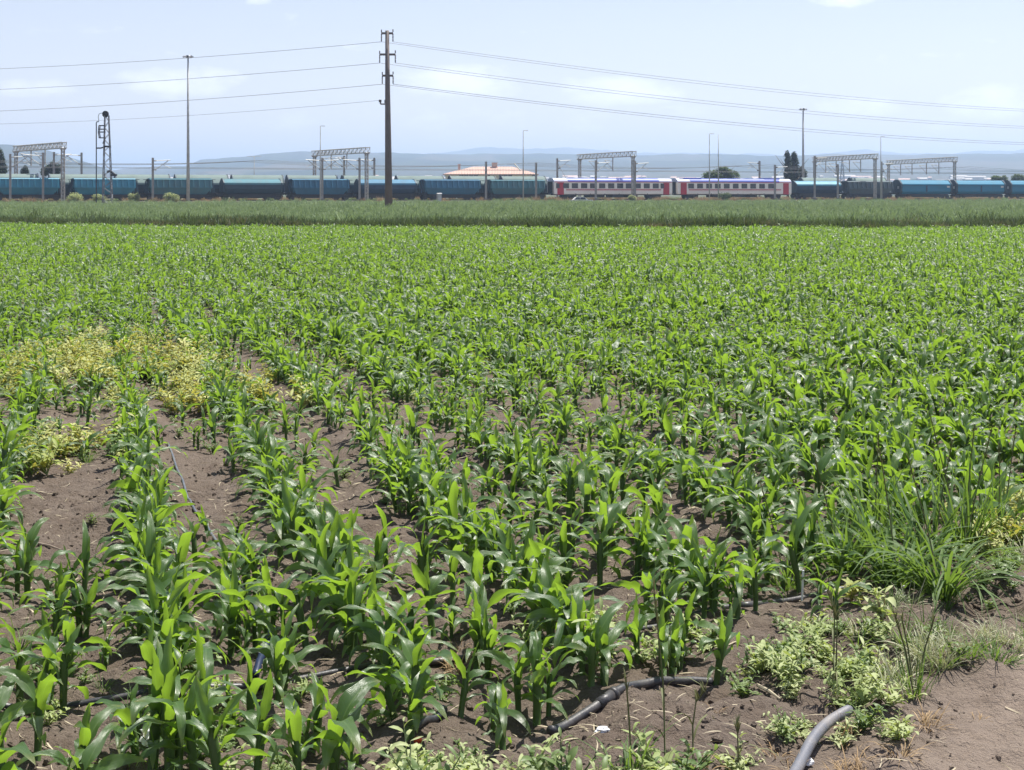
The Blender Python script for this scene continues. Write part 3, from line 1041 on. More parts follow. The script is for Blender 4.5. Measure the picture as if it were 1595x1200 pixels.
# catenary wires
for k, n in enumerate((0.0, 5.0, 10.0, 15.0)):
    b = MB()
    zc = EMB + 5.7
    b.bar(tp(-60, n, zc), tp(330, n, zc), 0.025)
    pts, s = [], -60
    while s <= 330:
        ph = ((s + 60) % 52) / 52
        pts.append(tp(s, n, zc + 1.35 - 0.8 * 4 * ph * (1 - ph)))
        s += 4
    b.tube(pts, 0.022, 4)
    o = b.build('catenary_wire', M['darksteel'])
    tag(o, f'thin overhead catenary wire above the {ordinal(k + 1)} track from the field', 'wire', 'overhead wires along the tracks')

# ------------------------------------------------------------------ concrete power pole and its cables
PD = 140.0
pb = Vector(((605.5 - CX) / F * PD, PD, 0))
PH = H + (HY - 48) / F * PD
pole = thing('power_pole', 'tall dark concrete power pole with three crossarms standing in the grass strip', 'power pole', pb)
MB().tube([(0, 0, 0), (-0.04, 0, PH * .33), (-0.1, 0, PH * .66), (-0.14, 0, PH)], [0.36, 0.30, 0.235, 0.175], 14).build('shaft', M['concrete'], pole, True)
arms = []
for row, half_l, half_r in ((52, 0.52, 0.52), (85, 0.70, 0.72), (118, 0.48, 0.5)):
    z = H + (HY - row) / F * PD
    xo = -0.14 * z / PH
    b = MB()
    b.prism([(-0.1, z - 0.10), (-0.1, z + 0.08), (0.1, z + 0.08), (0.1, z - 0.10)], xo - half_l, xo + half_r)
    b.bar((xo - half_l, 0, z + 0.05), (xo - half_l, 0, z + 0.32), 0.07).bar((xo + half_r, 0, z + 0.10), (xo + half_r, 0, z + 0.36), 0.07)
    arm_o = b.build('crossarm', M['concrete'], pole)
    for sg, hx in ((-1, half_l), (1, half_r)):
        i = MB()
        for q in range(5):
            zz = z - 0.12 - q * 0.13
            i.tube([(xo + sg * hx, 0, zz), (xo + sg * hx, 0, zz - 0.05)], 0.07, 8)
        i.bar((xo + sg * hx, 0, z), (xo + sg * hx, 0, z - 0.78), 0.05)
        i.build('insulator_string', M['insul'], arm_o)
        arms.append((sg, Vector((pb.x + xo + sg * hx, PD, z - 0.78))))
zb = H + (HY - 160) / F * PD
b = MB().bar((-0.25, 0, zb - 0.14), (-0.75, 0, zb - 0.14), 0.09).bar((-0.75, 0, zb - 0.14), (-0.75, 0, zb + 0.06), 0.09)
br = b.build('bracket', M['concrete'], pole)
MB().tube([(-0.78, 0, zb + 0.02), (-0.78, 0, zb + 0.25)], 0.13, 10).tube([(-0.25, 0, zb - 0.05), (-0.25, 0, zb + 0.25)], 0.15, 10).build('pin_insulator', M['insul'], br)


def cable(a, b, sag, r=0.02):
    pts = []
    for k in range(41):
        f = k / 40
        p = a.lerp(b, f)
        p.z -= sag * 4 * f * (1 - f)
        pts.append(p)
    return MB().tube(pts, r, 5)


levels = ('top', 'middle', 'lowest')
for idx, (sg, a) in enumerate(arms):
    lv = levels[idx // 2]
    side = 'left' if sg < 0 else 'right'
    rowl = HY - (a.z - H) / PD * F
    # right-hand span, leading away to the next pole beyond the right edge
    De = 300.0
    xe = (1960 - CX) / F * De + sg * 1.0
    e = Vector((xe, De + sg * 0.5, H + (a.z - H) * 1.0 + (2.2 if lv == 'top' else 1.1 if lv == 'middle' else 0.2)))
    o = cable(a, e, 2.6 + (0.25 if sg < 0 else 0)).build('power_cable', M['wire'])
    tag(o, f'sagging power cable running right from the {side} insulator of the {lv} crossarm', 'power cable', 'cables of the power line')
    if sg < 0:
        De = 196.0
        e = Vector(((-420 - CX) / F * De, De, a.z + (1.6 if lv == 'top' else 0.95 if lv == 'middle' else 0.1)))
        o = cable(a, e, 1.0).build('power_cable', M['wire'])
        tag(o, f'power cable running left from the {lv} crossarm of the concrete pole', 'power cable', 'cables of the power line')
a = Vector((pb.x - 0.78, PD, zb + 0.2))
De = 196.0
o = cable(a, Vector(((-420 - CX) / F * De, De, a.z + 0.8)), 1.3, 0.014).build('telephone_cable', M['wire'])
tag(o, 'thin faint cable running left from the small bracket on the concrete pole', 'cable')

# ------------------------------------------------------------------ lattice signal mast
SD = 200.0
sb = Vector(((168 - CX) / F * SD, SD, 0))
k_ = SD / F
sh = H + (HY - 180) * k_
sig = thing('signal_mast', 'lattice railway signal mast with ladder cage and round signal board, by pale bushes', 'signal mast', sb)
b = MB()
wb, wt = 1.0 * k_ * 7.2, 1.0 * k_ * 3.0


def corner(f, sx, sy):
    w = wb + (wt - wb) * f
    return (sx * w - 0.1 * f - 0.04, sy * w * 0.7, sh * f)


for sx in (-1, 1):
    for sy in (-1, 1):
        b.bar(corner(0, sx, sy), corner(1, sx, sy), 0.085)
nlev = 15
for q in range(nlev):
    f0, f1 = q / nlev, (q + 1) / nlev
    s = 1 if q % 2 else -1
    for sy in (-1, 1):
        b.bar(corner(f0, -s, sy), corner(f1, s, sy), 0.04)
    for sx in (-1, 1):
        b.bar(corner(f0, sx, -s), corner(f1, sx, s), 0.04)
b.build('lattice_tower', M['greysteel'], sig)


def sp(px, py, dy=0.0):
    return ((px - 168) * k_, dy, H + (HY - py) * k_)


c = MB()
c.tube([(sp(164.2, 181.5)[0] - 0.02, -0.12, sp(0, 178)[2]), (sp(164.2, 181.5)[0] + 0.04, 0.12, sp(0, 178)[2])], 0.42, 20)
sgn = c.build('signal_board', M['rubber'], sig)
MB().tube([sp(164.2, 178, -0.14), sp(164.2, 178, -0.42)], 0.16, 14).build('signal_lens_hood', M['rubber'], sgn)
c = MB()
for row in (196, 201.5, 206, 215):
    z = sp(0, row)[2]
    x0, x1 = sp(155, 0)[0], sp(163.5, 0)[0]
    for dy in (-0.3, 0.3):
        c.bar((x0, dy, z), (x1, dy, z), 0.09)
    c.bar((x0, -0.3, z), (x0, 0.3, z), 0.09)
for dy in (-0.3, 0.3):
    c.bar(sp(155, 196, dy), sp(154, 206, dy), 0.09)
    c.bar(sp(154, 206, dy), sp(155.5, 215, dy), 0.09)
c.bar(sp(163, 217), sp(160, 224), 0.10)
c.build('ladder_cage', M['darksteel'], sig)
c = MB().bar(sp(150, 320), sp(150, 191), 0.10).bar(sp(150, 190.5), sp(154, 189.5), 0.09)
c.tube([sp(154, 189), sp(153, 182), sp(154.5, 177.5), sp(158, 176.5), sp(163, 178)], 0.035, 6)
c.bar(sp(150, 231), sp(157, 231), 0.13).bar(sp(157, 231), sp(165, 228.5), 0.13)
c.build('side_pole', M['darksteel'], sig)
MB().box(sp(167.5, 228.5), (9 * k_, 0.7, 0.22)).build('work_platform', M['darksteel'], sig)
c = MB().tube([sp(167, 268), sp(172, 266.5), sp(177, 271), sp(181, 274)], 0.16, 8).box(sp(177, 273), (0.8, 0.5, 0.28))
c.build('relay_box', M['darksteel'], sig)
c = MB().box(sp(174.5, 292, -0.2), (0.14, 0.05, 0.5)).box(sp(175.5, 306, -0.2), (0.14, 0.05, 0.5))
c.build('marker_plate', M['white'], sig)

# ------------------------------------------------------------------ station building behind the train
BD = 420.0
kb = BD / F
bx0, bx1 = (690 - CX) * kb, (838 - CX) * kb
bldg = thing('station_building', 'low building with orange hipped tile roof and chimneys behind the wagons', 'building', ((bx0 + bx1) / 2, BD + 7, 0))
bl, bd_ = (bx1 - bx0) / 2, 7.0
ez, rz_ = H + (HY - 271.5) * kb, H + (HY - 259.5) * kb
MB().box((0, 0, ez / 2), (2 * bl - 1.2, 2 * bd_ - 1.2, ez)).build('wall', M['render'], bldg)
b = MB()
b.add([(-bl, -bd_, ez), (bl, -bd_, ez), (bl, bd_, ez), (-bl, bd_, ez), (-bl + 8.0, 0, rz_), (bl - 7.0, 0, rz_)],
      [(0, 1, 5, 4), (1, 2, 5), (2, 3, 4, 5), (3, 0, 4), (0, 3, 2, 1)])
b.box((0, 0, ez - 0.12), (2 * bl + 0.3, 2 * bd_ + 0.3, 0.18))
# rolls of the tiles
for k in range(60):
    x = -bl + 0.3 + (2 * bl - 0.6) * k / 59
    f = min(1, (x + bl) / 8.0, (bl - x) / 7.0)
    b.bar((x, -bd_ + 0.02, ez + 0.05), (x, -bd_ + bd_ * f, ez + (rz_ - ez) * f + 0.05), 0.16)
rf = b.build('roof', M['tile'], bldg)
for px, py, w, h in ((714, 259, 0.7, 1.1), (770, 256.5, 1.5, 1.0)):
    x = (px - CX) * kb - (bx0 + bx1) / 2
    z = H + (HY - py) * kb
    MB().box((x, -0.6, z - h / 2), (w, 0.8, h + 1.0)).box((x, -0.6, z + 0.05 + 0.5), (w + 0.25, 1.0, 0.15)).build('chimney', M['tile'], rf)
for x0, x1 in ((715, 745), (760, 763), (777, 798), (829, 836)):
    xa, xb = (x0 - CX) * kb - (bx0 + bx1) / 2, (x1 - CX) * kb - (bx0 + bx1) / 2
    z = H + (HY - 273.5) * kb
    wdw = MB().box(((xa + xb) / 2, -bd_ + 0.58, z), (xb - xa, 0.12, 0.65)).build('window', M['white'], bldg)
    npane = max(1, int((xb - xa) / 1.2))
    pw = (xb - xa) / npane
    for q in range(npane):
        MB().box((xa + pw * (q + .5), -bd_ + 0.50, z), (pw - 0.1, 0.06, 0.55)).build('pane', M['glass'], wdw)
MB().bar(((801 - CX) * kb - (bx0 + bx1) / 2, -bd_ - 1, H + (HY - 255) * kb), ((811 - CX) * kb - (bx0 + bx1) / 2, -bd_ - 1, H + (HY - 266) * kb), 0.25).build('lit_cantilever', M['white'], bldg)  # slanting catenary cantilever, white colour stands for the light on it

# ------------------------------------------------------------------ small things by the track
def track_y(px, n):
    return tp(t_s(px, n), n).y


CD = track_y(905, -11.0)
cx_ = (905 - CX) / F * CD
car = thing('parked_car', 'white car whose roof and windows show above the grass before the first coach', 'car', (cx_, CD, gz(cx_, CD)), R(8))
cb = MB().prism([(-0.82, 0.35), (-0.86, 0.8), (-0.82, 1.0), (0.82, 1.0), (0.86, 0.8), (0.82, 0.35)], -2.05, 2.05)
o = cb.build('body', M['white'], car)
cab = MB()
pts = [(-1.55, 1.0), (-1.0, 1.52), (0.45, 1.54), (1.25, 1.0)]
vs = [(x, -0.72 if z > 1.2 else -0.80, z) for x, z in pts] + [(x, 0.72 if z > 1.2 else 0.80, z) for x, z in pts]
cab.add(vs, [(0, 1, 2, 3), (4, 5, 6, 7), (0, 1, 5, 4), (1, 2, 6, 5), (2, 3, 7, 6), (0, 3, 7, 4)])
cab.build('cabin', M['white'], car)
for a_, b_ in (((-1.30, 1.06), (-0.35, 1.46)), ((-0.27, 1.06), (0.85, 1.46))):
    w = MB()
    for sg in (-1, 1):
        w.add([(a_[0], sg * 0.812, a_[1]), (b_[0], sg * 0.812, a_[1]), (b_[0] - 0.35 if b_[0] > .5 else b_[0], sg * 0.742, b_[1]), (a_[0] + (.35 if a_[0] < -1 else 0), sg * 0.742, b_[1])], [(0, 1, 2, 3)])
    w.build('side_window', M['glass'], car)
for x in (-1.3, 1.3):
    for sg in (-1, 1):
        MB().tube([(x, sg * 0.62, 0.31), (x, sg * 0.84, 0.31)], 0.31, 16).build('wheel', M['rubber'], car)
for sg in (-1, 1):
    MB().box((2.06, sg * 0.6, 0.75), (0.05, 0.35, 0.16)).build('headlight', M['lampglass'], car)
    MB().box((-2.06, sg * 0.65, 0.75), (0.05, 0.25, 0.18)).build('tail_light', M['crimson'], car)

n_ = -6.0
p = tp(t_s(684, n_), n_)
cab = thing('trackside_cabinet', 'small pale grey cabinet in the grass right of the concrete pole', 'cabinet', (p.x, p.y, 0), TRZ)
MB().box((0, 0, 0.75), (0.75, 0.5, 1.5)).build('case', M['galv'], cab)
MB().prism([(-0.32, 1.5), (-0.32, 1.56), (0, 1.64), (0.32, 1.56), (0.32, 1.5)], -0.45, 0.45).build('lid', M['white'], cab)
MB().box((0, -0.262, 0.8), (0.6, 0.02, 1.2)).build('door', M['galv'], cab)

# far transmission tower and dome, town
TWD = 1300.0
tw = thing('transmission_tower', 'far tapering lattice tower rising between two portals on the right', 'tower', ((1312 - CX) / F * TWD, TWD, 0))
hh = H + (HY - 248) / F * TWD
b = MB()
for sx in (-1, 1):
    for sy in (-1, 1):
        b.bar((sx * 2.4, sy * 2.4, 0), (sx * 0.3, sy * 0.3, hh), 0.35)
for q in range(8):
    f0, f1 = q / 8, (q + 1) / 8
    w0, w1 = 2.4 - 2.1 * f0, 2.4 - 2.1 * f1
    s = 1 if q % 2 else -1
    for sy in (-1, 1):
        b.bar((-s * w0, sy * w0, hh * f0), (s * w1, sy * w1, hh * f1), 0.25)
for z in (0.8, 0.9):
    b.bar((-2.6, 0, hh * z), (2.6, 0, hh * z), 0.3)
b.build('lattice_tower', M['darksteel'], tw)

rng = random.Random(5)
b = MB()
for k in range(760):
    if k % 4:
        px = rng.choice([rng.uniform(1000, 1620), rng.uniform(560, 1000), rng.uniform(160, 420)])
    else:
        px = rng.uniform(-100, 1800)
    d = rng.uniform(1150, 2300)
    w, l, h = rng.uniform(5, 10), rng.choice((rng.uniform(5, 14), rng.uniform(10, 34))), rng.uniform(2.5, 6.5)
    t_ = max(0.0, (d - 1300) / 2900)
    z = H * min(1, t_ * 2) + (60 / F * 4200) * t_ ** 1.6 if px > 230 else 0.0
    x = (px - CX) / F * d
    Mx = Matrix.Translation((x, d, z)) @ Matrix.Rotation(rng.uniform(-.5, .5), 4, 'Z')
    b.box((0, 0, h / 2 - 1), (l, w, h + 2), 0, Mx)
    b.add([(-l / 2, -w / 2, h), (l / 2, -w / 2, h), (l / 2, w / 2, h), (-l / 2, w / 2, h), (-l / 2, 0, h + w * .22), (l / 2, 0, h + w * .22)],
          [(0, 1, 5, 4), (1, 2, 5), (2, 3, 4, 5), (3, 0, 4)], 1 if rng.random() < 0.3 else 0, Mx)
o = b.build('distant_town', [M['town'], M['tile'], M['tree_dark']])
tag(o, 'scattered pale houses of a far town on the plain before the hills', 'town', kind='stuff')

# ------------------------------------------------------------------ growing things: shapes
class Leafer(MB):
    """ribbons with a uv map: u across the blade, v along it"""

    def ribbon(self, base, az, L, W, e0, e1, n=10, across=4, fold=0.3, wavy=0.0, wf=2.5, ph=0.0, side=0.0, twist=0.0, power=1.3, prof='blade', m=0):
        pos = Vector(base)
        b = len(self.v)
        for i in range(n + 1):
            t = i / n
            e = e0 + (e1 - e0) * t ** power
            a = az + side * t
            d = Vector((math.cos(e) * math.cos(a), math.cos(e) * math.sin(a), math.sin(e)))
            if i:
                pos = pos + d * (L / n)
            wv = Vector((-math.sin(a), math.cos(a), 0))
            if twist:
                wv = Matrix.Rotation(twist * t, 3, d) @ wv
            nr = d.cross(wv)
            if prof == 'maize':
                w = min(1.0, 0.42 + 1.9 * t) * max(0.0, 1 - t ** 2.4) ** 0.8
            elif prof == 'oval':
                w = math.sin(math.pi * min(1, 0.06 + 0.94 * t)) ** 0.7 if t < 1 else 0.0
            else:
                w = min(1.0, 0.6 + t) * (1 - t ** 1.8)
            w = max(w, 0.02) * W / 2
            for j in range(across + 1):
                u = -1 + 2 * j / across
                up = fold * abs(u) * w * (1 - 0.55 * t) + wavy * w * u * u * math.sin(2 * math.pi * wf * t + ph + (2.0 if u < 0 else 0))
                self.v.append(tuple(pos + wv * (u * w) + nr * up))
                self.uv.append((j / across, t))
        k = across + 1
        for i in range(n):
            for j in range(across):
                self.f.append((b + i * k + j, b + i * k + j + 1, b + (i + 1) * k + j + 1, b + (i + 1) * k + j))
                self.m.append(m)
        return pos

    def stick(self, pts, r, n=6, m=0):
        b = len(self.v)
        self.tube(pts, r, n, m)
        self.uv.extend([(0.25, 0.5)] * (len(self.v) - b))


def maize_variant(seed):
    """stem and leaves of one young plant, each its own shape"""
    q = random.Random(seed)
    hs = q.uniform(0.12, 0.175)
    st = Leafer()
    lean = q.uniform(-.02, .02)
    st.stick([(0, 0, -0.03), (lean * .3, 0, hs * .35), (lean * .8, 0, hs * .75), (lean, 0, hs), (lean, 0, hs + .03)], [0.0125, 0.0125, 0.0145, 0.0135, 0.006], 9)
    leaves = []
    n = q.choice((7, 8, 8, 9))
    az0 = q.uniform(0, 6.28)
    for i in range(n):
        f = i / (n - 1)
        az = az0 + (i % 2) * math.pi + q.gauss(0, 0.45)
        Ls = np.interp(f, [0, .2, .45, .7, .88, 1], [.10, .15, .205, .235, .20, .145]) * q.uniform(.8, 1.25)
        Ws = np.interp(f, [0, .2, .45, .7, .88, 1], [.025, .034, .042, .046, .041, .030]) * q.uniform(.85, 1.2)
        e0 = R(np.interp(f, [0, .3, .6, .85, 1], [32, 48, 62, 75, 84]) + q.gauss(0, 8))
        e1 = R(np.interp(f, [0, .3, .6, .8, .92, 1], [-55, -70, -62, -25, 30, 62]) + q.gauss(0, 22))
        z = hs * (0.25 + 0.75 * f ** 0.8)
        lf = Leafer()
        lf.ribbon((lean * z / hs + math.cos(az) * .006, math.sin(az) * .006, z), az, Ls, Ws, e0, e1, n=11, across=4,
                  fold=np.interp(f, [0, .7, 1], [.25, .35, .8]) * q.uniform(.6, 1.2), wavy=q.uniform(.18, .52), wf=q.uniform(1.6, 3.6), ph=q.uniform(0, 6),
                  side=q.gauss(0, .45), twist=q.gauss(0, .75), power=q.uniform(1.0, 1.7), prof='maize')
        leaves.append(lf)
    return st, leaves


N_VAR = 14
MAIZE = []
SRC = bpy.data.collections.new("plant_sources")      # shapes the far plants repeat; not part of the scene itself


def source_collection(name, meshes):
    c = bpy.data.collections.new(name)
    for i, me_ in enumerate(meshes):
        o_ = bpy.data.objects.new(f"{name}_{i:02d}", me_)
        c.objects.link(o_)
    return c


maize_joined = []
for s in range(N_VAR):
    st, lv = maize_variant(100 + s)
    sm = st.mesh('stem', M['maize_stem'], True)
    lm = [l.mesh('leaf', M['maize_leaf'], True) for l in lv]
    MAIZE.append((sm, lm))
    J = Leafer()
    for part, mi in [(st, 1)] + [(l, 0) for l in lv]:
        b0 = len(J.v)
        J.v += part.v
        J.uv += part.uv
        J.f += [tuple(b0 + i for i in f) for f in part.f]
        J.m += [mi] * len(part.f)
    maize_joined.append(J.mesh('maize', [M['maize_leaf'], M['maize_stem']], True))
maize_src = source_collection('maize_source', maize_joined)


def scatter(name, pts, coll, seed=1, tilt=0.08, mat=None):
    """one object that repeats the shapes of a collection on points: (x, y, z, scale, variant or None)"""
    q = random.Random(seed)
    nvar = len(coll.objects)
    me_ = bpy.data.meshes.new(name)
    me_.from_pydata([(p[0], p[1], p[2]) for p in pts], [], [])
    for nm, dt, key, arr in (('turn', 'FLOAT_VECTOR', 'vector', np.array([(q.gauss(0, tilt), q.gauss(0, tilt), q.uniform(0, 6.283)) for _ in pts], dtype=np.float32)),
                             ('size', 'FLOAT_VECTOR', 'vector', np.array([(p[3], p[3], p[3] * q.uniform(.88, 1.12)) for p in pts], dtype=np.float32)),
                             ('which', 'INT', 'value', np.array([q.randrange(nvar) for _ in pts], dtype=np.int32))):
        me_.attributes.new(nm, dt, 'POINT')
        me_.attributes[nm].data.foreach_set(key, arr.ravel())
    o_ = ob(name, me_)
    ng = bpy.data.node_groups.new(name + '_nodes', 'GeometryNodeTree')
    ng.interface.new_socket('Geometry', in_out='INPUT', socket_type='NodeSocketGeometry')
    ng.interface.new_socket('Geometry', in_out='OUTPUT', socket_type='NodeSocketGeometry')
    N, Lk = ng.nodes, ng.links
    gi, go = N.new('NodeGroupInput'), N.new('NodeGroupOutput')
    g2i = N.new('GeometryNodeGeometryToInstance')
    for src_o in reversed(list(coll.objects)):
        oi = N.new('GeometryNodeObjectInfo')
        oi.inputs['Object'].default_value = src_o
        oi.inputs['As Instance'].default_value = False
        Lk.new(oi.outputs['Geometry'], g2i.inputs[0])
    iop = N.new('GeometryNodeInstanceOnPoints')
    iop.inputs['Pick Instance'].default_value = True

    def attr(nm, dt):
        k = N.new('GeometryNodeInputNamedAttribute')
        k.data_type = dt
        k.inputs['Name'].default_value = nm
        return k.outputs['Attribute']
    e2r = N.new('FunctionNodeEulerToRotation')
    Lk.new(attr('turn', 'FLOAT_VECTOR'), e2r.inputs[0])
    Lk.new(gi.outputs[0], iop.inputs['Points'])
    Lk.new(g2i.outputs[0], iop.inputs['Instance'])
    Lk.new(attr('which', 'INT'), iop.inputs['Instance Index'])
    Lk.new(e2r.outputs[0], iop.inputs['Rotation'])
    Lk.new(attr('size', 'FLOAT_VECTOR'), iop.inputs['Scale'])
    Lk.new(iop.outputs[0], go.inputs[0])
    md = o_.modifiers.new('repeat', 'NODES')
    md.node_group = ng
    o_['kind'] = 'stuff'
    o_['category'] = name.split('_')[-1]
    return o_


def in_poly(x, y, poly):
    c = False
    j = len(poly) - 1
    for i in range(len(poly)):
        xi, yi = poly[i]
        xj, yj = poly[j]
        if (yi > y) != (yj > y) and x < (xj - xi) * (y - yi) / (yj - yi) + xi:
            c = not c
        j = i
    return c


def poly_points(poly, dens, seed, smin, smax, soft=0.0):
    """points on the ground inside an outline given by where it lies in the photo"""
    q = random.Random(seed)
    gpoly = [gp(*p) for p in poly]
    x0, x1 = min(p[0] for p in gpoly), max(p[0] for p in gpoly)
    y0, y1 = min(p[1] for p in gpoly), max(p[1] for p in gpoly)
    out = []
    for _ in range(int((x1 - x0) * (y1 - y0) * dens)):
        x, y = q.uniform(x0, x1), q.uniform(y0, y1)
        if in_poly(x + q.gauss(0, soft), y + q.gauss(0, soft), gpoly):
            out.append((x, y, gz(x, y) - 0.004, q.uniform(smin, smax)))
    return out


# ------------------------------------------------------------------ the maize field
def field_edge(x):
    return 69.0 + max(0.0, -(x + 6)) * 0.42


FRONT = [(-900, 1420), (560, 1330), (620, 1205), (700, 1160), (800, 1138), (880, 1112), (960, 1068), (1040, 1028), (1170, 965), (1300, 905), (1400, 862), (1595, 800), (2400, 600)]
FX, FY = [p[0] for p in FRONT], [p[1] for p in FRONT]
YELLOW = [[(40, 575), (100, 530), (200, 522), (270, 560), (340, 575), (345, 612), (260, 640), (190, 655), (100, 605)],
          [(15, 745), (25, 690), (170, 683), (180, 735), (70, 760)], [(252, 722), (258, 690), (325, 690), (335, 718)], [(-20, 555), (60, 560), (60, 620), (-20, 640)],
          [(345, 600), (420, 590), (440, 640), (380, 650)]]
SOIL = [[(40, 690), (30, 600), (95, 590), (120, 660)], [(-10, 905), (20, 730), (180, 735), (195, 905), (120, 925)], [(285, 860), (268, 720), (340, 700), (395, 800), (390, 870)],
        [(455, 695), (560, 800), (590, 830), (500, 800)], [(600, 700), (690, 740), (640, 745)]]
rng = random.Random(21)
plants = []
cr, sr = 0.9656, 0.26                      # rows lean to the left as they run away
for row in range(-60, 62):
    u = 0.24 + 0.74 * row
    s = 3.4
    while s < 92:
        s += max(.03, rng.gauss(0.066, 0.026))
        uu = u + rng.gauss(0, 0.052)
        x, y = uu * cr - s * sr, uu * sr + s * cr
        if y < 4.35 or y > field_edge(x) or abs(x) > 0.345 * y + 1.6:
            continue
        px, py = to_px(x, y)
        if py > np.interp(px, FX, FY) + rng.gauss(0, 7):
            continue
        sc_ = rng.gauss(0.88, 0.15) * (1 + 0.26 * fbm(x, y, 0.35, 2)) * (1.12 if y < 7.5 else 1.0)
        keep = 0.93
        if y < 12:
            if any(in_poly(px, py, pl) for pl in SOIL):
                keep = 0.04
            if y < 7.2 and px < 760:
                keep = min(keep, 0.9)
        if y < 22 and any(in_poly(px, py, pl) for pl in YELLOW):
            keep = min(keep, 0.4)
            sc_ *= 0.85
        if fbm(x + 50, y, 0.22, 2) > 0.42 and y < 30:
            keep *= 0.55
        if rng.random() > keep:
            continue
        plants.append([x, y, max(0.5, min(1.28, sc_)), row])
        # some seeds fell beside the line
        lone = (0.02 if px < 560 else 0.6) if y < 9 else min(1.0, (0.12 if px < 500 else 0.85) + (y - 9) * 0.06)
        if py > 900:
            lone = 0.65
        if rng.random() < lone and not (y < 12 and any(in_poly(px, py, pl) for pl in SOIL)):
            plants.append([x + rng.uniform(.2, .54) * cr, y + rng.gauss(0, .1), max(0.5, sc_ * 0.92), row])

# the plants that show largest are things of their own
cand = []
for p in plants:
    px, py = to_px(p[0], p[1])
    top = HY + F * (H - 0.4 * p[2]) / p[1]
    if -20 < px < 1615 and top < 1190:
        cand.append((p[1] / (0.6 + 0.4 * p[2]), p))
cand.sort(key=lambda c: c[0])
near = [c[1] for c in cand[:300]]
near_ids = {id(p) for p in near}
rest = [p for p in plants if id(p) not in near_ids]
o = scatter('maize_crop', [(p[0], p[1], gz(p[0], p[1]) - 0.01, p[2]) for p in rest], maize_src, 3, 0.10)
o['label'] = 'dense green young maize crop filling the field beyond the nearest rows'
rows_seen = sorted({p[3] for p in near})
by_row = {r: sorted((p for p in near if p[3] == r), key=lambda p: p[1]) for r in rows_seen}
rng = random.Random(8)
for r in rows_seen:
    rn = ordinal(rows_seen.index(r) + 1)
    for k, p in enumerate(by_row[r]):
        look = 'tall broad leaved' if p[2] > 1.1 else 'short young' if p[2] < 0.78 else 'green'
        t = thing('maize_plant', f'{look} maize plant, {ordinal(k + 1)} from the near end of the {rn} row from left', 'maize plant',
                  (p[0], p[1], gz(p[0], p[1]) - 0.01), rng.uniform(0, 6.283), 'young maize plants in the near rows')
        t.rotation_euler = (rng.gauss(0, .07), rng.gauss(0, .07), rng.uniform(0, 6.283))
        t.scale = (p[2], p[2], p[2] * rng.uniform(.9, 1.12))
        sm, lm = MAIZE[rng.randrange(N_VAR)]
        ob('stem', sm, t)
        for l in lm:
            ob('leaf', l, t)

# ------------------------------------------------------------------ grass strip and bank beyond the maize
def grass_patch(seed, size, n, hmin, hmax, w, mat, lean=0.35, heads=0.0):
    q = random.Random(seed)
    g = Leafer()
    for _ in range(n):
        x, y = q.uniform(-size / 2, size / 2), q.uniform(-size / 2, size / 2)
        h = q.uniform(hmin, hmax)
        g.ribbon((x, y, -0.03), q.uniform(0, 6.283), h * 1.1, w * q.uniform(.7, 1.3), R(q.uniform(68, 88)), R(q.uniform(20, 75)), n=3, across=1, fold=0, side=q.gauss(0, .4), twist=q.gauss(0, .6))
        if q.random() < heads:
            g.ribbon((x, y, h * 0.75), q.uniform(0, 6.28), 0.12, w * 0.9, R(80), R(50), n=2, across=1, fold=0)
    return g.mesh('grass', mat, False)


cereal_src = source_collection('cereal_source', [grass_patch(300 + k, 0.5, 20, 0.24, 0.60, 0.055, M['cereal'], heads=.3) for k in range(8)])
bank_src = source_collection('bank_source', [grass_patch(320 + k, 0.9, 110, 0.22, 0.56, 0.045, M['bank']) for k in range(4)]
                             + [grass_patch(330, 0.9, 120, 0.25, 0.5, 0.026, M['bank_dry'])])
dry_src = source_collection('dry_source', [grass_patch(340 + k, 1.0, 90, 0.4, 0.95, 0.035, M['rust_straw']) for k in range(2)] + [grass_patch(343, 1.0, 110, 0.3, 0.7, 0.035, M['cereal'])])
rng = random.Random(31)


def track_limit(x):
    # where the foot of the railway bed lies
    f0, f1 = tp(0, -5.6), tp(100, -5.6)
    return f0.y + (x - f0.x) * (f1.y - f0.y) / (f1.x - f0.x)


pts = []
y = 69.5
while y < 330:
    step = 0.33 + (y - 69) * 0.0045
    x = -0.345 * y - 6
    while x < 0.345 * y + 6:
        xx, yy = x + rng.uniform(-.4, .4), y + rng.uniform(-.4, .4)
        if field_edge(xx) + 1.6 < yy < track_limit(xx):
            band = 0.92 + 0.16 * math.sin(yy * 0.11 + fbm(xx, yy, .03) * 3)
            if rng.random() < .07:
                band *= 1.45
            pts.append((xx, yy, gz(xx, yy) if yy > 150 else 0.0, band * rng.uniform(.6, 1.2) * (1 + 0.25 * fbm(xx, yy, 0.06, 2))))
        x += step * 1.25
    y += step
o = scatter('cereal_grass', pts, cereal_src, 5, 0.05)
o['label'] = 'strip of blue green tall grass between the maize and the railway'
pts = []
x = -40.0
while x < 40:
    for _ in range(6):
        xx = x + rng.uniform(-.3, .3)
        yy = field_edge(xx) + rng.uniform(-0.3, 1.8)
        hgt = 1.08 + 0.40 * fbm(xx, 3.0, 0.22, 3)
        pts.append((xx, yy, 0.0, hgt * rng.uniform(.8, 1.2)))
    if rng.random() < .22:
        pts.append((x, field_edge(x) + rng.uniform(-.6, 9), 0.0, rng.uniform(1.2, 1.75)))
    x += 0.34
o = scatter('bank_weeds', pts, bank_src, 6, 0.06)
o['label'] = 'weedy bank coloured dark for shade, along the far edge of the maize'
pts = []
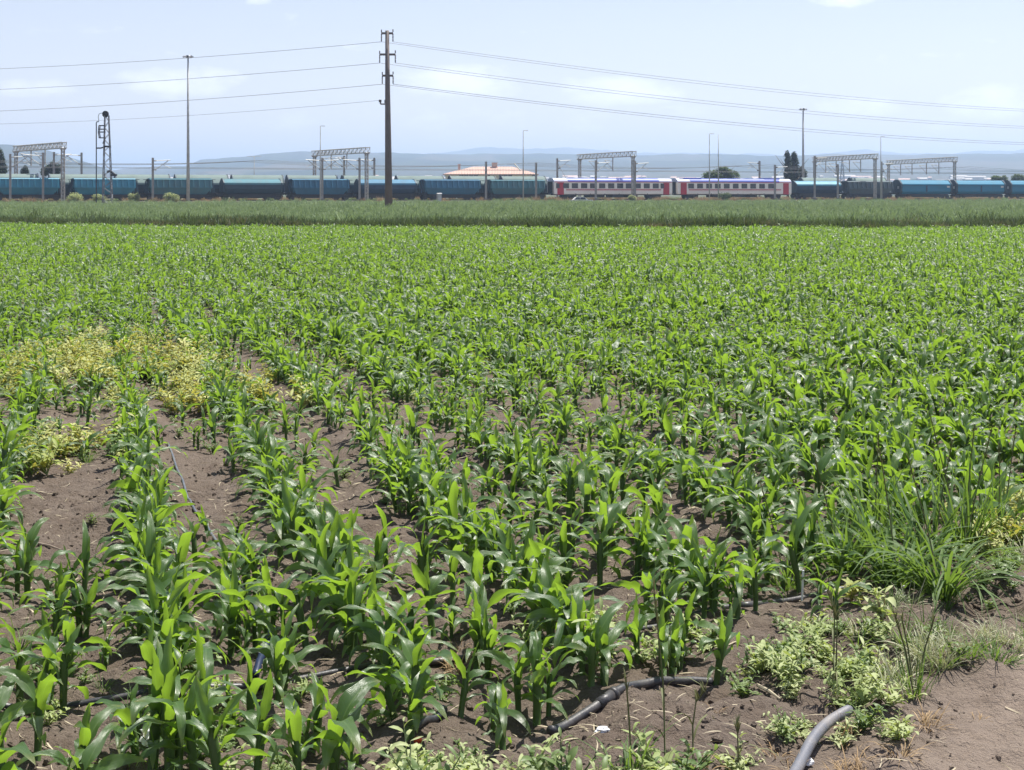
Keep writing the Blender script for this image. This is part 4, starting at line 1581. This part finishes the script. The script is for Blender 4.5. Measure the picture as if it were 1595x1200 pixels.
for _ in range(900):
    s = rng.uniform(-30, 270)
    n = rng.uniform(-6.5, -3.4)
    p = tp(s, n)
    if fbm(p.x, p.y, 0.05, 2) + rng.gauss(0, .25) > -0.05:
        pts.append((p.x, p.y, -0.1 if n < -4.6 else EMB * (n + 5) / 1.8, rng.uniform(.6, 1.25)))
for _ in range(1500):  # added tufts that cover the bright gaps under the wagons
    s = rng.uniform(-40, 280)
    p = tp(s, rng.choice((2.5, 2.5, 7.5)) + rng.uniform(-.35, .35))
    pts.append((p.x, p.y, EMB - .02, rng.uniform(.55, 1.1)))
o = scatter('dry_grass', pts, dry_src, 7, 0.08)
o['label'] = 'dry brownish grass along the railway bed with added tufts between its tracks'


# ------------------------------------------------------------------ bushes and trees
def foliage(blobs, n, size, seed, mat, flat=0.6):
    q = random.Random(seed)
    g = Leafer()
    wts = [b[3] * b[4] * b[5] for b in blobs]
    for _ in range(n):
        bx = q.choices(blobs, wts)[0]
        while True:
            p = Vector((q.uniform(-1, 1), q.uniform(-1, 1), q.uniform(-1, 1)))
            if 0.25 < p.length < 1 and (p.length > 0.6 or q.random() < .5):
                break
        wob = 1 + 0.28 * noise.noise(Vector((p.x * 2.2 + seed, p.y * 2.2, p.z * 2.2)))
        c = (bx[0] + p.x * bx[3] * wob, bx[1] + p.y * bx[4] * wob, max(0.02, bx[2] + p.z * bx[5] * wob))
        s = size * q.uniform(.6, 1.4)
        g.ribbon(c, q.uniform(0, 6.283), s, s * 0.7, q.uniform(-.7, 1.2), q.uniform(-1.0, .9), n=2, across=2, fold=.25, prof='oval')
    return g.mesh('crown', mat, False)


def limb_tree(t, h, r, limbs, seed, mat=M['bark']):
    q = random.Random(seed)
    b = MB()
    b.tube([(0, 0, -0.1), (q.uniform(-.05, .05), 0, h * .4), (q.uniform(-.1, .1), 0, h * .95)], [r, r * .75, r * .2], 8)
    for k in range(limbs):
        z = h * q.uniform(.25, .75)
        a = q.uniform(0, 6.28)
        l = h * q.uniform(.2, .38)
        b.tube([(0, 0, z), (math.cos(a) * l * .5, math.sin(a) * l * .5, z + l * .45), (math.cos(a) * l * .9, math.sin(a) * l * .9, z + l * .9)], [r * .4, r * .25, r * .08], 6)
    b.build('trunk', mat, t, True)


BUSHES = [(118, -7.0, 30, 13, 'bush_pale', 'wide pale green bush left of the lattice signal mast'),
          (155, -7.2, 26, 11, 'bush_pale', 'pale green bush at the foot of the lattice signal mast'),
          (209, -7.0, 20, 12, 'bush_pale', 'small round pale bush between the signal mast and the floodlight mast'),
          (266, -7.4, 26, 13, 'bush_pale', 'pale bush beside the foot of the tall floodlight mast'),
          (1127, -6.6, 22, 12, 'tree_mid', 'small dark green bush in front of the second coach'),
          (985, -6.6, 13, 6, 'bush_pale', 'low pale bush in front of the first coach')]
for k, (px, n, w, hpx, mt, lab) in enumerate(BUSHES):
    p = tp(t_s(px, n), n)
    kk = p.y / F
    w, hh_ = w * kk, hpx * kk + 0.55
    t = thing('bush', lab, 'bush', (p.x, p.y, 0), 0, 'bushes along the railway')
    q = random.Random(60 + k)
    bl_ = [(q.uniform(-.28, .28) * w, q.uniform(-.2, .2) * w, hh_ * q.uniform(.35, .62), w * q.uniform(.18, .34), w * .28, hh_ * q.uniform(.28, .42)) for _ in range(6)]
    ob('foliage', foliage(bl_, 1500, 0.20, 60 + k, M[mt]), t)
    b = MB()
    for _ in range(7):
        a = q.uniform(0, 6.28)
        b.tube([(0, 0, 0), (math.cos(a) * w * .15, math.sin(a) * w * .15, hh_ * .4), (math.cos(a) * w * .3, math.sin(a) * w * .3, hh_ * .8)], [.05, .03, .01], 5)
    b.build('stem', M['bark'], t)


def px_tree(name, px, top, D, lab, cat, blobs_px, n, leaf, mat, group=None, limbs=6, seed=1):
    kk = D / F
    x = (px - CX) * kk
    h = H + (HY - top) * kk
    t = thing(name, lab, cat, (x, D, 0), 0, group)
    limb_tree(t, h, 0.16 + h * 0.012, limbs, seed)
    bl_ = [((bx - px) * kk, random.Random(seed + i).uniform(-.5, .5) * rx * kk, H + (HY - by) * kk, rx * kk, rx * kk, ry * kk) for i, (bx, by, rx, ry) in enumerate(blobs_px)]
    ob('crown', foliage(bl_, n, leaf, seed, M[mat]), t)


px_tree('poplar_tree', 1227, 234, 345, 'narrow dark poplar behind the train, left one of the pair', 'tree', [(1227, 262, 5, 22), (1226, 245, 3.6, 10), (1227, 275, 6, 14)], 2600, .45, 'tree_dark', 'poplars behind the train', 5, 71)
px_tree('poplar_tree', 1237, 235, 348, 'narrow dark poplar behind the train, right and fuller one of the pair', 'tree', [(1237, 262, 6, 22), (1236, 246, 4.5, 10), (1238, 276, 6, 14)], 3000, .45, 'tree_dark', 'poplars behind the train', 5, 72)
px_tree('leafy_tree', 1250, 259, 350, 'small dark tree close right of the two poplars', 'tree', [(1250, 272, 6, 10), (1248, 265, 4, 6)], 1200, .42, 'tree_dark', None, 5, 73)
px_tree('leafy_tree', 1128, 259, 350, 'broad grey green tree showing above the roof of the second coach', 'tree',
        [(1128, 272, 14, 11), (1110, 275, 16, 9), (1140, 275, 12, 9), (1126, 265, 9, 6)], 3200, .5, 'tree_mid', None, 8, 74)
px_tree('conifer_tree', 2, 230, 300, 'pointed dark conifer cut by the left edge', 'tree', [(2, 264, 9, 10), (2, 252, 6, 9), (1, 241, 3.5, 8), (0, 234, 2, 5)], 2600, .4, 'tree_dark', 'dark conifers behind the wagons', 4, 75)
px_tree('conifer_tree', 39, 259, 310, 'smallest dark conifer, inside the left portal', 'tree', [(39, 268, 5.5, 6), (39, 263, 3, 5)], 1000, .38, 'tree_dark', 'dark conifers behind the wagons', 4, 76)
px_tree('conifer_tree', 78, 252, 312, 'bushy dark conifer behind the right leg of the left portal', 'tree', [(78, 266, 11, 9), (88, 265, 7, 10), (70, 268, 6, 7), (82, 257, 4, 6)], 2600, .4, 'tree_dark', 'dark conifers behind the wagons', 5, 77)
px_tree('leafy_tree', 1553, 273, 420, 'small brownish green tree top left above the bright blue wagons at right', 'tree', [(1553, 279, 9, 5), (1563, 279, 6, 5)], 1200, .45, 'tree_mid', None, 5, 78)
px_tree('leafy_tree', 1584, 272, 420, 'small green tree above the last bright blue wagon by the right edge', 'tree', [(1584, 278, 10, 6), (1592, 279, 7, 5)], 1200, .45, 'tree_mid', None, 5, 79)

# ------------------------------------------------------------------ pipes and litter in the foreground
def ground_path(pxs, r, lift=0.0, sub=8):
    """smooth line over the ground through points given by where they lie in the photo"""
    P = [Vector((*gp(a, b), 0)) for a, b, *_ in pxs]
    Z = [(q_[2] if len(q_) > 2 else 0.0) for q_ in pxs]
    out = []
    for i in range(len(P) - 1):
        p0, p1, p2, p3 = P[max(i - 1, 0)], P[i], P[i + 1], P[min(i + 2, len(P) - 1)]
        for k in range(sub):
            t = k / sub
            q_ = 0.5 * ((2 * p1) + (p2 - p0) * t + (2 * p0 - 5 * p1 + 4 * p2 - p3) * t * t + (3 * p1 - p0 - 3 * p2 + p3) * t ** 3)
            out.append(Vector((q_.x, q_.y, gz(q_.x, q_.y) + r * 0.75 + lift + Z[i] * (1 - t) + Z[i + 1] * t)))
    q_ = P[-1]
    out.append(Vector((q_.x, q_.y, gz(q_.x, q_.y) + r * 0.75 + lift + Z[-1])))
    return out


def ease(pts_, k=2):
    """a pipe bridges small hollows"""
    for _ in range(k):
        z = [p.z for p in pts_]
        for i in range(1, len(pts_) - 1):
            pts_[i].z = (z[i - 1] + z[i] + z[i + 1]) / 3
    return pts_


t = thing('irrigation_pipe', 'long black irrigation pipe lying across the front of the field', 'pipe', (0, 0, 0))
main = ease(ground_path([(-120, 1116), (0, 1103), (120, 1093), (230, 1085), (400, 1066), (480, 1057), (640, 1037), (830, 1008), (1000, 978), (1100, 958), (1165, 946), (1240, 930), (1340, 918), (1450, 916), (1560, 914), (1720, 914)], .0125, -.005), 8)
MB().tube(main, .0125, 12).build('tube', M['hose'], t, True)
c = MB()
for px in (432, 1168):
    k = min(range(len(main)), key=lambda i: abs(to_px(main[i].x, main[i].y)[0] - px))
    d = (main[k + 1] - main[k]).normalized() * 0.045
    c.tube([main[k] - d, main[k] + d], .017, 12)
c.build('coupling', M['hose'], t, True)

t = thing('pipe_piece', 'dusty black pipe piece with a coupling, lying at the field corner among pale weeds', 'pipe', (0, 0, 0))
pp = ease(ground_path([(857, 1137), (890, 1122), (945, 1098), (990, 1079), (1035, 1067), (1075, 1059), (1108, 1055)], .016), 14)
MB().tube(pp, .016, 12).build('tube', M['hose'], t, True)
k = min(range(len(pp)), key=lambda i: abs(to_px(pp[i].x, pp[i].y)[0] - 945))
d = (pp[k + 1] - pp[k]).normalized()
MB().tube([pp[k] - d * .05, pp[k] + d * .03], .020, 12).tube([pp[k] + d * .03, pp[k] + d * .05], .0225, 12).build('coupling', M['hose'], t, True)
o = MB().tube(ease(ground_path([(634, 1152), (660, 1138), (692, 1121)], .014)), .014, 12).build('pipe_piece', M['hose'], None, True)
tag(o, 'short dark pipe piece in the soil behind the pale weeds at the bottom', 'pipe')
bend = ease(ground_path([(1228, 1232, .01), (1246, 1200, .02), (1266, 1172, .035), (1292, 1150, .05), (1325, 1136, .055)], .018), 40)
o = MB().tube(bend, [.018] * (len(bend) - 3) + [.0175, .016, .010], 14).build('curved_pipe', M['greyhose'], None, True)
tag(o, 'grey curved pipe end rising from the soil at the bottom right', 'pipe')
tape = ease(ground_path([(262, 690), (268, 706), (280, 737), (291, 768), (297, 785), (314, 805), (332, 828), (347, 856), (372, 905), (400, 950), (418, 974)], .008), 4)
o = MB().tube(tape, .008, 8).build('drip_hose', M['tape'], None, True)
tag(o, 'thin grey drip hose running between two maize rows on bare soil', 'hose')
o = MB().tube(ground_path([(425, 1000, .07), (420, 1008, .07), (411, 1025, .035), (398, 1052, .0)], .014), .014, 12).build('pipe_connector', M['bluehose'], None, True)
tag(o, 'dark blue upright pipe connector among maize at the end of the drip hose', 'pipe')


def on_ground(px, py, lift=0.0):
    x, y = gp(px, py)
    return Vector((x, y, gz(x, y) + lift))


a, b2 = on_ground(1249, 935, -0.02), on_ground(1249, 935, 0.13)
o = MB().tube([a, b2 + Vector((0.006, 0, 0))], .005, 6).build('white_stake', M['plastic'])
tag(o, 'thin white stake standing upright by the black pipe in front of the grass clumps', 'stake')
for pa_, pb_, mt, lab in [((18, 862), (60, 852), 'under', 'dark thin stick on bare soil near the left edge'), ((58, 851), (96, 863), 'wood', 'pale bleached stick lying at the end of a dark stick near the left edge'),
                          ((1180, 1078), (1215, 1100), 'straw', 'pale bent straw stem on the soil mound at the bottom right'), ((100, 920), (122, 905), 'straw', 'short pale stick on bare soil left of the maize row')]:
    o = MB().tube([on_ground(*pa_, .012), (on_ground(*pa_, .012) + on_ground(*pb_, .02)) / 2, on_ground(*pb_, .012)], [.006, .006, .003], 6).build('stick', M[mt])
    tag(o, lab, 'stick')


def crumple(name, px, py, w, h, mat, seed, lab, cat):
    q = random.Random(seed)
    bm = bmesh.new()
    bmesh.ops.create_icosphere(bm, subdivisions=3, radius=1)
    for v in bm.verts:
        n1 = noise.noise(v.co * 2.1 + Vector((seed, 0, 0))) * .5 + noise.noise(v.co * 5.0 + Vector((0, seed, 0))) * .25
        v.co = v.co * (1 + n1)
        v.co.x *= w
        v.co.y *= w * .7
        v.co.z = max(-h * .3, v.co.z * h)
    me_ = bpy.data.meshes.new(name)
    bm.to_mesh(me_)
    bm.free()
    me_.materials.append(mat)
    o_ = ob(name, me_, None, on_ground(px, py, h * .3))
    tag(o_, lab, cat)
    return o_


crumple('plastic_scrap', 938, 1146, .022, .014, M['plastic'], 3, 'crumpled white plastic scrap on the soil right of the black pipe piece', 'litter')
crumple('plastic_bag', 250, 1155, .06, .04, M['plastic'], 9, 'crumpled white plastic bag among maize at the bottom left', 'litter')
crumple('plastic_scrap', 651, 1158, .016, .016, M['orange'], 5, 'tiny orange plastic scrap beside the short dark pipe piece', 'litter')
crumple('plastic_scrap', 1256, 1186, .02, .016, M['plastic'], 7, 'white plastic scrap behind the grey curved pipe end', 'litter')

# ------------------------------------------------------------------ weeds and wild grass in the foreground
def weed_mesh(seed, mats, h=0.125, stems=8, leaf=0.030, spread=0.13):
    q = random.Random(seed)
    g = Leafer()
    for _ in range(stems):
        a, l = q.uniform(0, 6.283), q.uniform(.3, 1.0)
        dx, dy = math.cos(a) * spread * q.uniform(.3, 1), math.sin(a) * spread * q.uniform(.3, 1)
        pts_ = [Vector((dx * f, dy * f, h * l * (f ** .8))) for f in (0, .35, .7, 1)]
        g.stick(pts_, [.0028, .0024, .002, .0012], 5, 1)
        nl = q.randrange(6, 12)
        for k in range(nl):
            f = (k + 1) / nl
            p = Vector((dx * f, dy * f, h * l * (f ** .8)))
            s = leaf * q.uniform(.6, 1.35) * (1.15 - .45 * f)
            g.ribbon(p, a + k * 2.4 + q.gauss(0, .4), s * q.uniform(1.4, 2.2), s * q.uniform(.42, .62), R(q.uniform(5, 75)), R(q.uniform(-50, 30)), n=4, across=2, fold=.35, prof='oval', side=q.gauss(0, .35), twist=q.gauss(0, .5))
    return g.mesh('weed', mats, True)


def tuft_mesh(seed, n, lmin, lmax, w, mat, spread=.03, e1=(-40, 60)):
    q = random.Random(seed)
    g = Leafer()
    for _ in range(n):
        a = q.uniform(0, 6.283)
        g.ribbon((math.cos(a) * spread * q.random(), math.sin(a) * spread * q.random(), -.01), a + q.gauss(0, .5), q.uniform(lmin, lmax), w * q.uniform(.6, 1.3),
                 R(q.uniform(45, 86)), R(q.uniform(*e1)), n=6, across=2, fold=.3, side=q.gauss(0, .4), twist=q.gauss(0, .5))
    return g.mesh('tuft', mat, True)


pale_src = source_collection('pale_source', [weed_mesh(400 + k, [M['weed_leaf'], M['weed_leaf']]) for k in range(4)] + [weed_mesh(406 + k, [M['green_weed'], M['green_weed']], .13) for k in range(2)])
yel_src = source_collection('yellow_source', [weed_mesh(420 + k, [M['yellow_leaf'], M['weed_leaf']], .22, 9, .042, .17) for k in range(4)] + [weed_mesh(426, [M['green_weed'], M['green_weed']], .2, 8, .045, .15)])
grn_src = source_collection('green_source', [weed_mesh(440 + k, [M['green_weed'], M['green_weed']], .12, 6, .03, .09) for k in range(3)] + [tuft_mesh(445, 26, .1, .22, .006, M['grass_blade'])])
sil_src = source_collection('silver_source', [tuft_mesh(450 + k, 34, .08, .2, .006, M['silver_grass'], .05) for k in range(3)] + [tuft_mesh(455, 30, .08, .2, .006, M['grass_blade'], .05)])
rust_src = source_collection('rust_source', [tuft_mesh(460 + k, 30, .05, .14, .005, M['rust_straw'], .05, (-70, 20)) for k in range(3)])

pts = poly_points([(540, 1300), (640, 1212), (740, 1196), (860, 1210), (1050, 1228), (1110, 1300)], 95, 1, .5, 1.3, .03)
pts += poly_points([(940, 1060), (955, 1020), (1060, 995), (1125, 998), (1112, 1035), (1030, 1052)], 60, 2, .4, 1.1, .03)
pts += poly_points([(1105, 1068), (1190, 1008), (1330, 985), (1395, 1003), (1405, 1065), (1370, 1095), (1300, 1112), (1180, 1085)], 95, 3, .35, 1.0, .03)
pts += poly_points([(1205, 1125), (1290, 1098), (1400, 1110), (1430, 1152), (1340, 1180), (1240, 1158)], 90, 4, .35, .95, .02)
pts += poly_points([(1060, 1200), (1180, 1190), (1210, 1240), (1060, 1260)], 40, 5, .5, .9, .03)
pts += poly_points([(0, 1220), (100, 1190), (520, 1200), (520, 1260), (0, 1260)], 22, 6, .5, .9, .03)
pts += poly_points([(0, 1000), (560, 960), (900, 920), (1150, 930), (1000, 1010), (850, 1100), (500, 1180), (0, 1180)], 7, 7, .35, .8)
o = scatter('pale_weeds', pts, pale_src, 11, .15)
o['label'] = 'pale bleached leafy weeds spreading over the soil at the front corner'
pts = []
for k, pl in enumerate(YELLOW):
    pts += poly_points(pl, 30, 20 + k, .5, 1.2, .25)
pts += poly_points([(1500, 900), (1490, 790), (1600, 735), (1720, 735), (1720, 880)], 15, 29, .6, 1.0, .06)
pts += poly_points([(340, 625), (560, 560), (900, 560), (700, 640), (420, 680)], 1.4, 30, .6, 1.0)
o = scatter('yellow_weeds', pts, yel_src, 12, .12)
o['label'] = 'yellowed broad leaved weeds in patches among the maize'
pts = poly_points([(-100, 1260), (-100, 620), (500, 600), (1595, 640), (1640, 900), (1200, 960), (850, 1120), (560, 1260)], 2.2, 40, .4, .9)
pts += poly_points([(1180, 1000), (1380, 900), (1620, 830), (1640, 1000), (1450, 1060)], 16, 41, .4, 1.0)
o = scatter('small_weeds', pts, grn_src, 13, .15)
o['label'] = 'small green weeds sprouting on the soil between plants'
pts = poly_points([(1345, 1030), (1440, 990), (1540, 985), (1620, 1000), (1590, 1035), (1450, 1052), (1385, 1080)], 120, 50, .5, 1.0, .03)
pts += poly_points([(1240, 985), (1330, 960), (1420, 950), (1440, 985), (1350, 1010)], 50, 51, .5, .9, .03)
pts += poly_points([(1470, 900), (1640, 840), (1700, 900), (1560, 930)], 45, 52, .7, 1.2, .03)
o = scatter('silvery_grass', pts, sil_src, 14, .2)
o['label'] = 'silvery short grass along the edge of the trodden track'
pts = poly_points([(1290, 1195), (1340, 1158), (1430, 1150), (1445, 1185), (1310, 1225)], 60, 60, .6, 1.1, .03)
pts += poly_points([(1410, 1120), (1440, 1105), (1460, 1125), (1440, 1140)], 110, 61, .7, 1.2, .01)
pts += poly_points([(1040, 1150), (1110, 1090), (1200, 1150), (1250, 1215), (1060, 1230)], 18, 62, .4, .9)
pts += poly_points([(1490, 1098), (1550, 1090), (1560, 1110), (1500, 1112)], 60, 63, .5, .9, .01)
pts += poly_points([(660, 1010), (760, 985), (780, 1030), (690, 1050)], 60, 64, .6, 1.2, .02)
o = scatter('rusty_straw', pts, rust_src, 15, .25)
o['label'] = 'rusty dry straw tufts on the bare soil at the bottom right'


# wild grass clumps: separate things
def grass_clump(px, py, n, lmin, lmax, seed, lab, stalks=2, w=.009, e1=(-55, 50), spread=.07):
    t_ = thing('grass_clump', lab, 'grass clump', on_ground(px, py), 0, 'wild grass clumps at the field corner')
    o_ = ob('blades', tuft_mesh(seed, n, lmin, lmax, w, M['grass_blade'], spread, e1), t_)
    o_['kind'] = 'stuff'
    q = random.Random(seed)
    for _ in range(stalks):
        a = q.uniform(0, 6.28)
        hh2 = q.uniform(.8, 1.1) * lmax * 1.15
        g = Leafer()
        top = Vector((math.cos(a) * hh2 * .25, math.sin(a) * hh2 * .12, hh2))
        g.stick([(0, 0, 0), top * .5 + Vector((0, 0, .03)), top], [.0035, .003, .002], 6)
        for k in range(9):
            g.ribbon(top * (.82 + .02 * k), q.uniform(0, 6.28), .035, .006, R(75), R(55), n=2, across=1, fold=0)
        ob('seed_stalk', g.mesh('seed_stalk', M['seed_stalk'], True), t_)
    return t_


grass_clump(1400, 912, 85, .26, .58, 501, 'largest dark green wild grass clump with arching blades behind the black pipe', 1, .023, (-45, 60), .10)
grass_clump(1468, 935, 90, .30, .62, 502, 'wild grass clump flopping over the black pipe near the right edge', 1, .017, (-75, 10))
grass_clump(1500, 868, 60, .28, .6, 503, 'upright wild grass clump with seed stalks, behind the flopping clump', 3, .013, (10, 80))
grass_clump(1312, 888, 60, .26, .52, 504, 'loose wild grass clump left of the largest clump, at the end of the maize', 1, .019, (-40, 70), .10)
grass_clump(1560, 850, 60, .25, .5, 505, 'wild grass clump nearest the right edge, above the pipe', 1, .013, (-10, 75))
grass_clump(1362, 845, 50, .26, .5, 506, 'small wild grass clump among the maize behind the largest clump', 1, .019, (-20, 75), .10)
grass_clump(1452, 872, 55, .28, .58, 511, 'upright broad bladed wild grass clump between the largest clump and the stalky clump', 1, .020, (-10, 78), .10)
grass_clump(1226, 905, 40, .2, .42, 507, 'thin wild grass clump beside the last maize plants left of the white stake', 1, .009)
grass_clump(1425, 1078, 40, .1, .25, 508, 'short upright wispy grass clump on the soil in front of the silvery grass', 4, .006, (30, 85), .05)
grass_clump(985, 1215, 40, .12, .26, 509, 'low grass clump at the bottom edge among pale weeds', 1, .007)
grass_clump(255, 1195, 34, .14, .3, 510, 'low grass clump at the bottom left beside the white bag', 0, .008)

for k, (pts_, lab) in enumerate([
        ([(1036, 1205, 0), (1034, 1205, .22), (1024, 1205, .42), (1018, 1205, .54)], 'thin dark seed stalk standing before the pipe piece at the bottom'),
        ([(1297, 1092, 0), (1299, 1092, .15), (1300, 1092, .28), (1288, 1092, .36)], 'dark bent seed stalk standing in the pale weeds, left of two'),
        ([(1301, 1096, 0), (1303, 1096, .16), (1304, 1096, .26), (1296, 1096, .31)], 'dark bent seed stalk with drooping blade in the pale weeds, right of two'),
        ([(1080, 1215, 0), (1079, 1215, .13), (1084, 1215, .20), (1100, 1215, .24)], 'bent greyish seed stalk at the bottom edge'),
        ([(1152, 1205, 0), (1150, 1205, .05), (1149, 1205, .11), (1148, 1205, .14)], 'short green seed stalk at the bottom edge on the soil mound'),
        ([(1557, 868, 0), (1556, 868, .2), (1557, 868, .38), (1556, 868, .52)], 'tall thin seed stalk by the right edge above the grass clumps')]):
    g = Leafer()
    base = on_ground(pts_[0][0], pts_[0][1])
    P = []
    for a_, b_, z in pts_:
        x, y = gp(pts_[0][0], pts_[0][1])
        P.append(Vector(((a_ - pts_[0][0]) * y / F, 0, z - (0.02 if z == 0 else 0))))
    g.stick(P, [.003, .0027, .0022, .0015], 6)
    q = random.Random(k)
    for j in range(14):
        f = j / 14
        g.ribbon(P[2].lerp(P[3], f), q.uniform(0, 6.28), .04, .007, R(78), R(60), n=2, across=1, fold=0)
    for j in range(3):
        g.ribbon(P[0].lerp(P[1], .4 + .3 * j), q.uniform(0, 6.28), .18, .009, R(70), R(-50), n=5, across=2, fold=.3)
    o = ob('seed_stalk', g.mesh('seed_stalk', M['seed_stalk'], True), None, base)
    tag(o, lab, 'grass stalk', 'wild seed stalks at the front')

# seedlings with a light top standing alone
for k, (px, py, mt, lab) in enumerate([(1326, 950, 'yellow_leaf', 'single seedling with bright yellow top leaves on the soil before the black pipe'),
                                       (1375, 985, 'weed_leaf', 'single seedling with reddish stem and pale leaves at the edge of the silvery grass'),
                                       (930, 1060, 'weed_leaf', 'tall pale leafy weed beside the last near maize plant')]):
    me_ = weed_mesh(600 + k, [M[mt], M['rust_straw']], .17 if k < 2 else .26, 4, .045, .05)
    o = ob('seedling', me_, None, on_ground(px, py))
    tag(o, lab, 'weed')

# clods, straw and crumbs on the soil
clods = []
for k in range(4):
    bm = bmesh.new()
    bmesh.ops.create_icosphere(bm, subdivisions=2, radius=1)
    for v in bm.verts:
        v.co *= 1 + .55 * noise.noise(v.co * 1.3 + Vector((k * 7.1, 0, 0))) + .2 * noise.noise(v.co * 3.7 + Vector((0, k * 3.3, 0)))
        v.co.z *= .7
    me_ = bpy.data.meshes.new('clod')
    bm.to_mesh(me_)
    bm.free()
    me_.materials.append(ground.data.materials[0])
    clods.append(me_)
clod_src = source_collection('clod_source', clods)
rng = random.Random(77)
pts = []
for _ in range(15000):
    y = rng.uniform(4.5, 14)
    x = rng.uniform(-.345 * y - .4, .345 * y + .4)
    d = x * 0.80 - y * 0.60 + 2.28
    if d > 0.15 and rng.random() < .35:
        continue
    if noise.noise(Vector((x * 1.7, y * 1.7, 4.2))) + rng.gauss(0, .35) < 0.0:
        continue
    s = min(.019, .0025 + rng.expovariate(1 / .0034))
    pts.append((x, y, gz(x, y) + s * .2, s))
o = scatter('soil_clods', pts, clod_src, 17, .6)
o['label'] = 'loose clods and crumbs of brown soil'
sticks_ = []
for k in range(5):
    q = random.Random(700 + k)
    g = Leafer()
    g.ribbon((-.05, 0, .004), q.uniform(-.3, .3), q.uniform(.07, .15), q.uniform(.003, .009), R(q.uniform(2, 10)), R(q.uniform(-12, 0)), n=5, across=1, fold=.2, side=q.gauss(0, .7), twist=q.gauss(0, 1))
    sticks_.append(g.mesh('straw', M['straw'], True))
straw_src = source_collection('straw_source', sticks_)
pts = []
for _ in range(10000):
    y = rng.uniform(4.5, 13)
    x = rng.uniform(-.345 * y - .4, .345 * y + .4)
    if noise.noise(Vector((x * 1.2, y * 1.2, 9.2))) + rng.gauss(0, .4) < 0.12:
        continue
    pts.append((x, y, gz(x, y) + .003, rng.uniform(.35, 1.05)))
o = scatter('straw_litter', pts, straw_src, 18, .12)
o['label'] = 'pale straw bits and dead leaves scattered on the soil'
print('plants', len(plants), 'near', len(near))
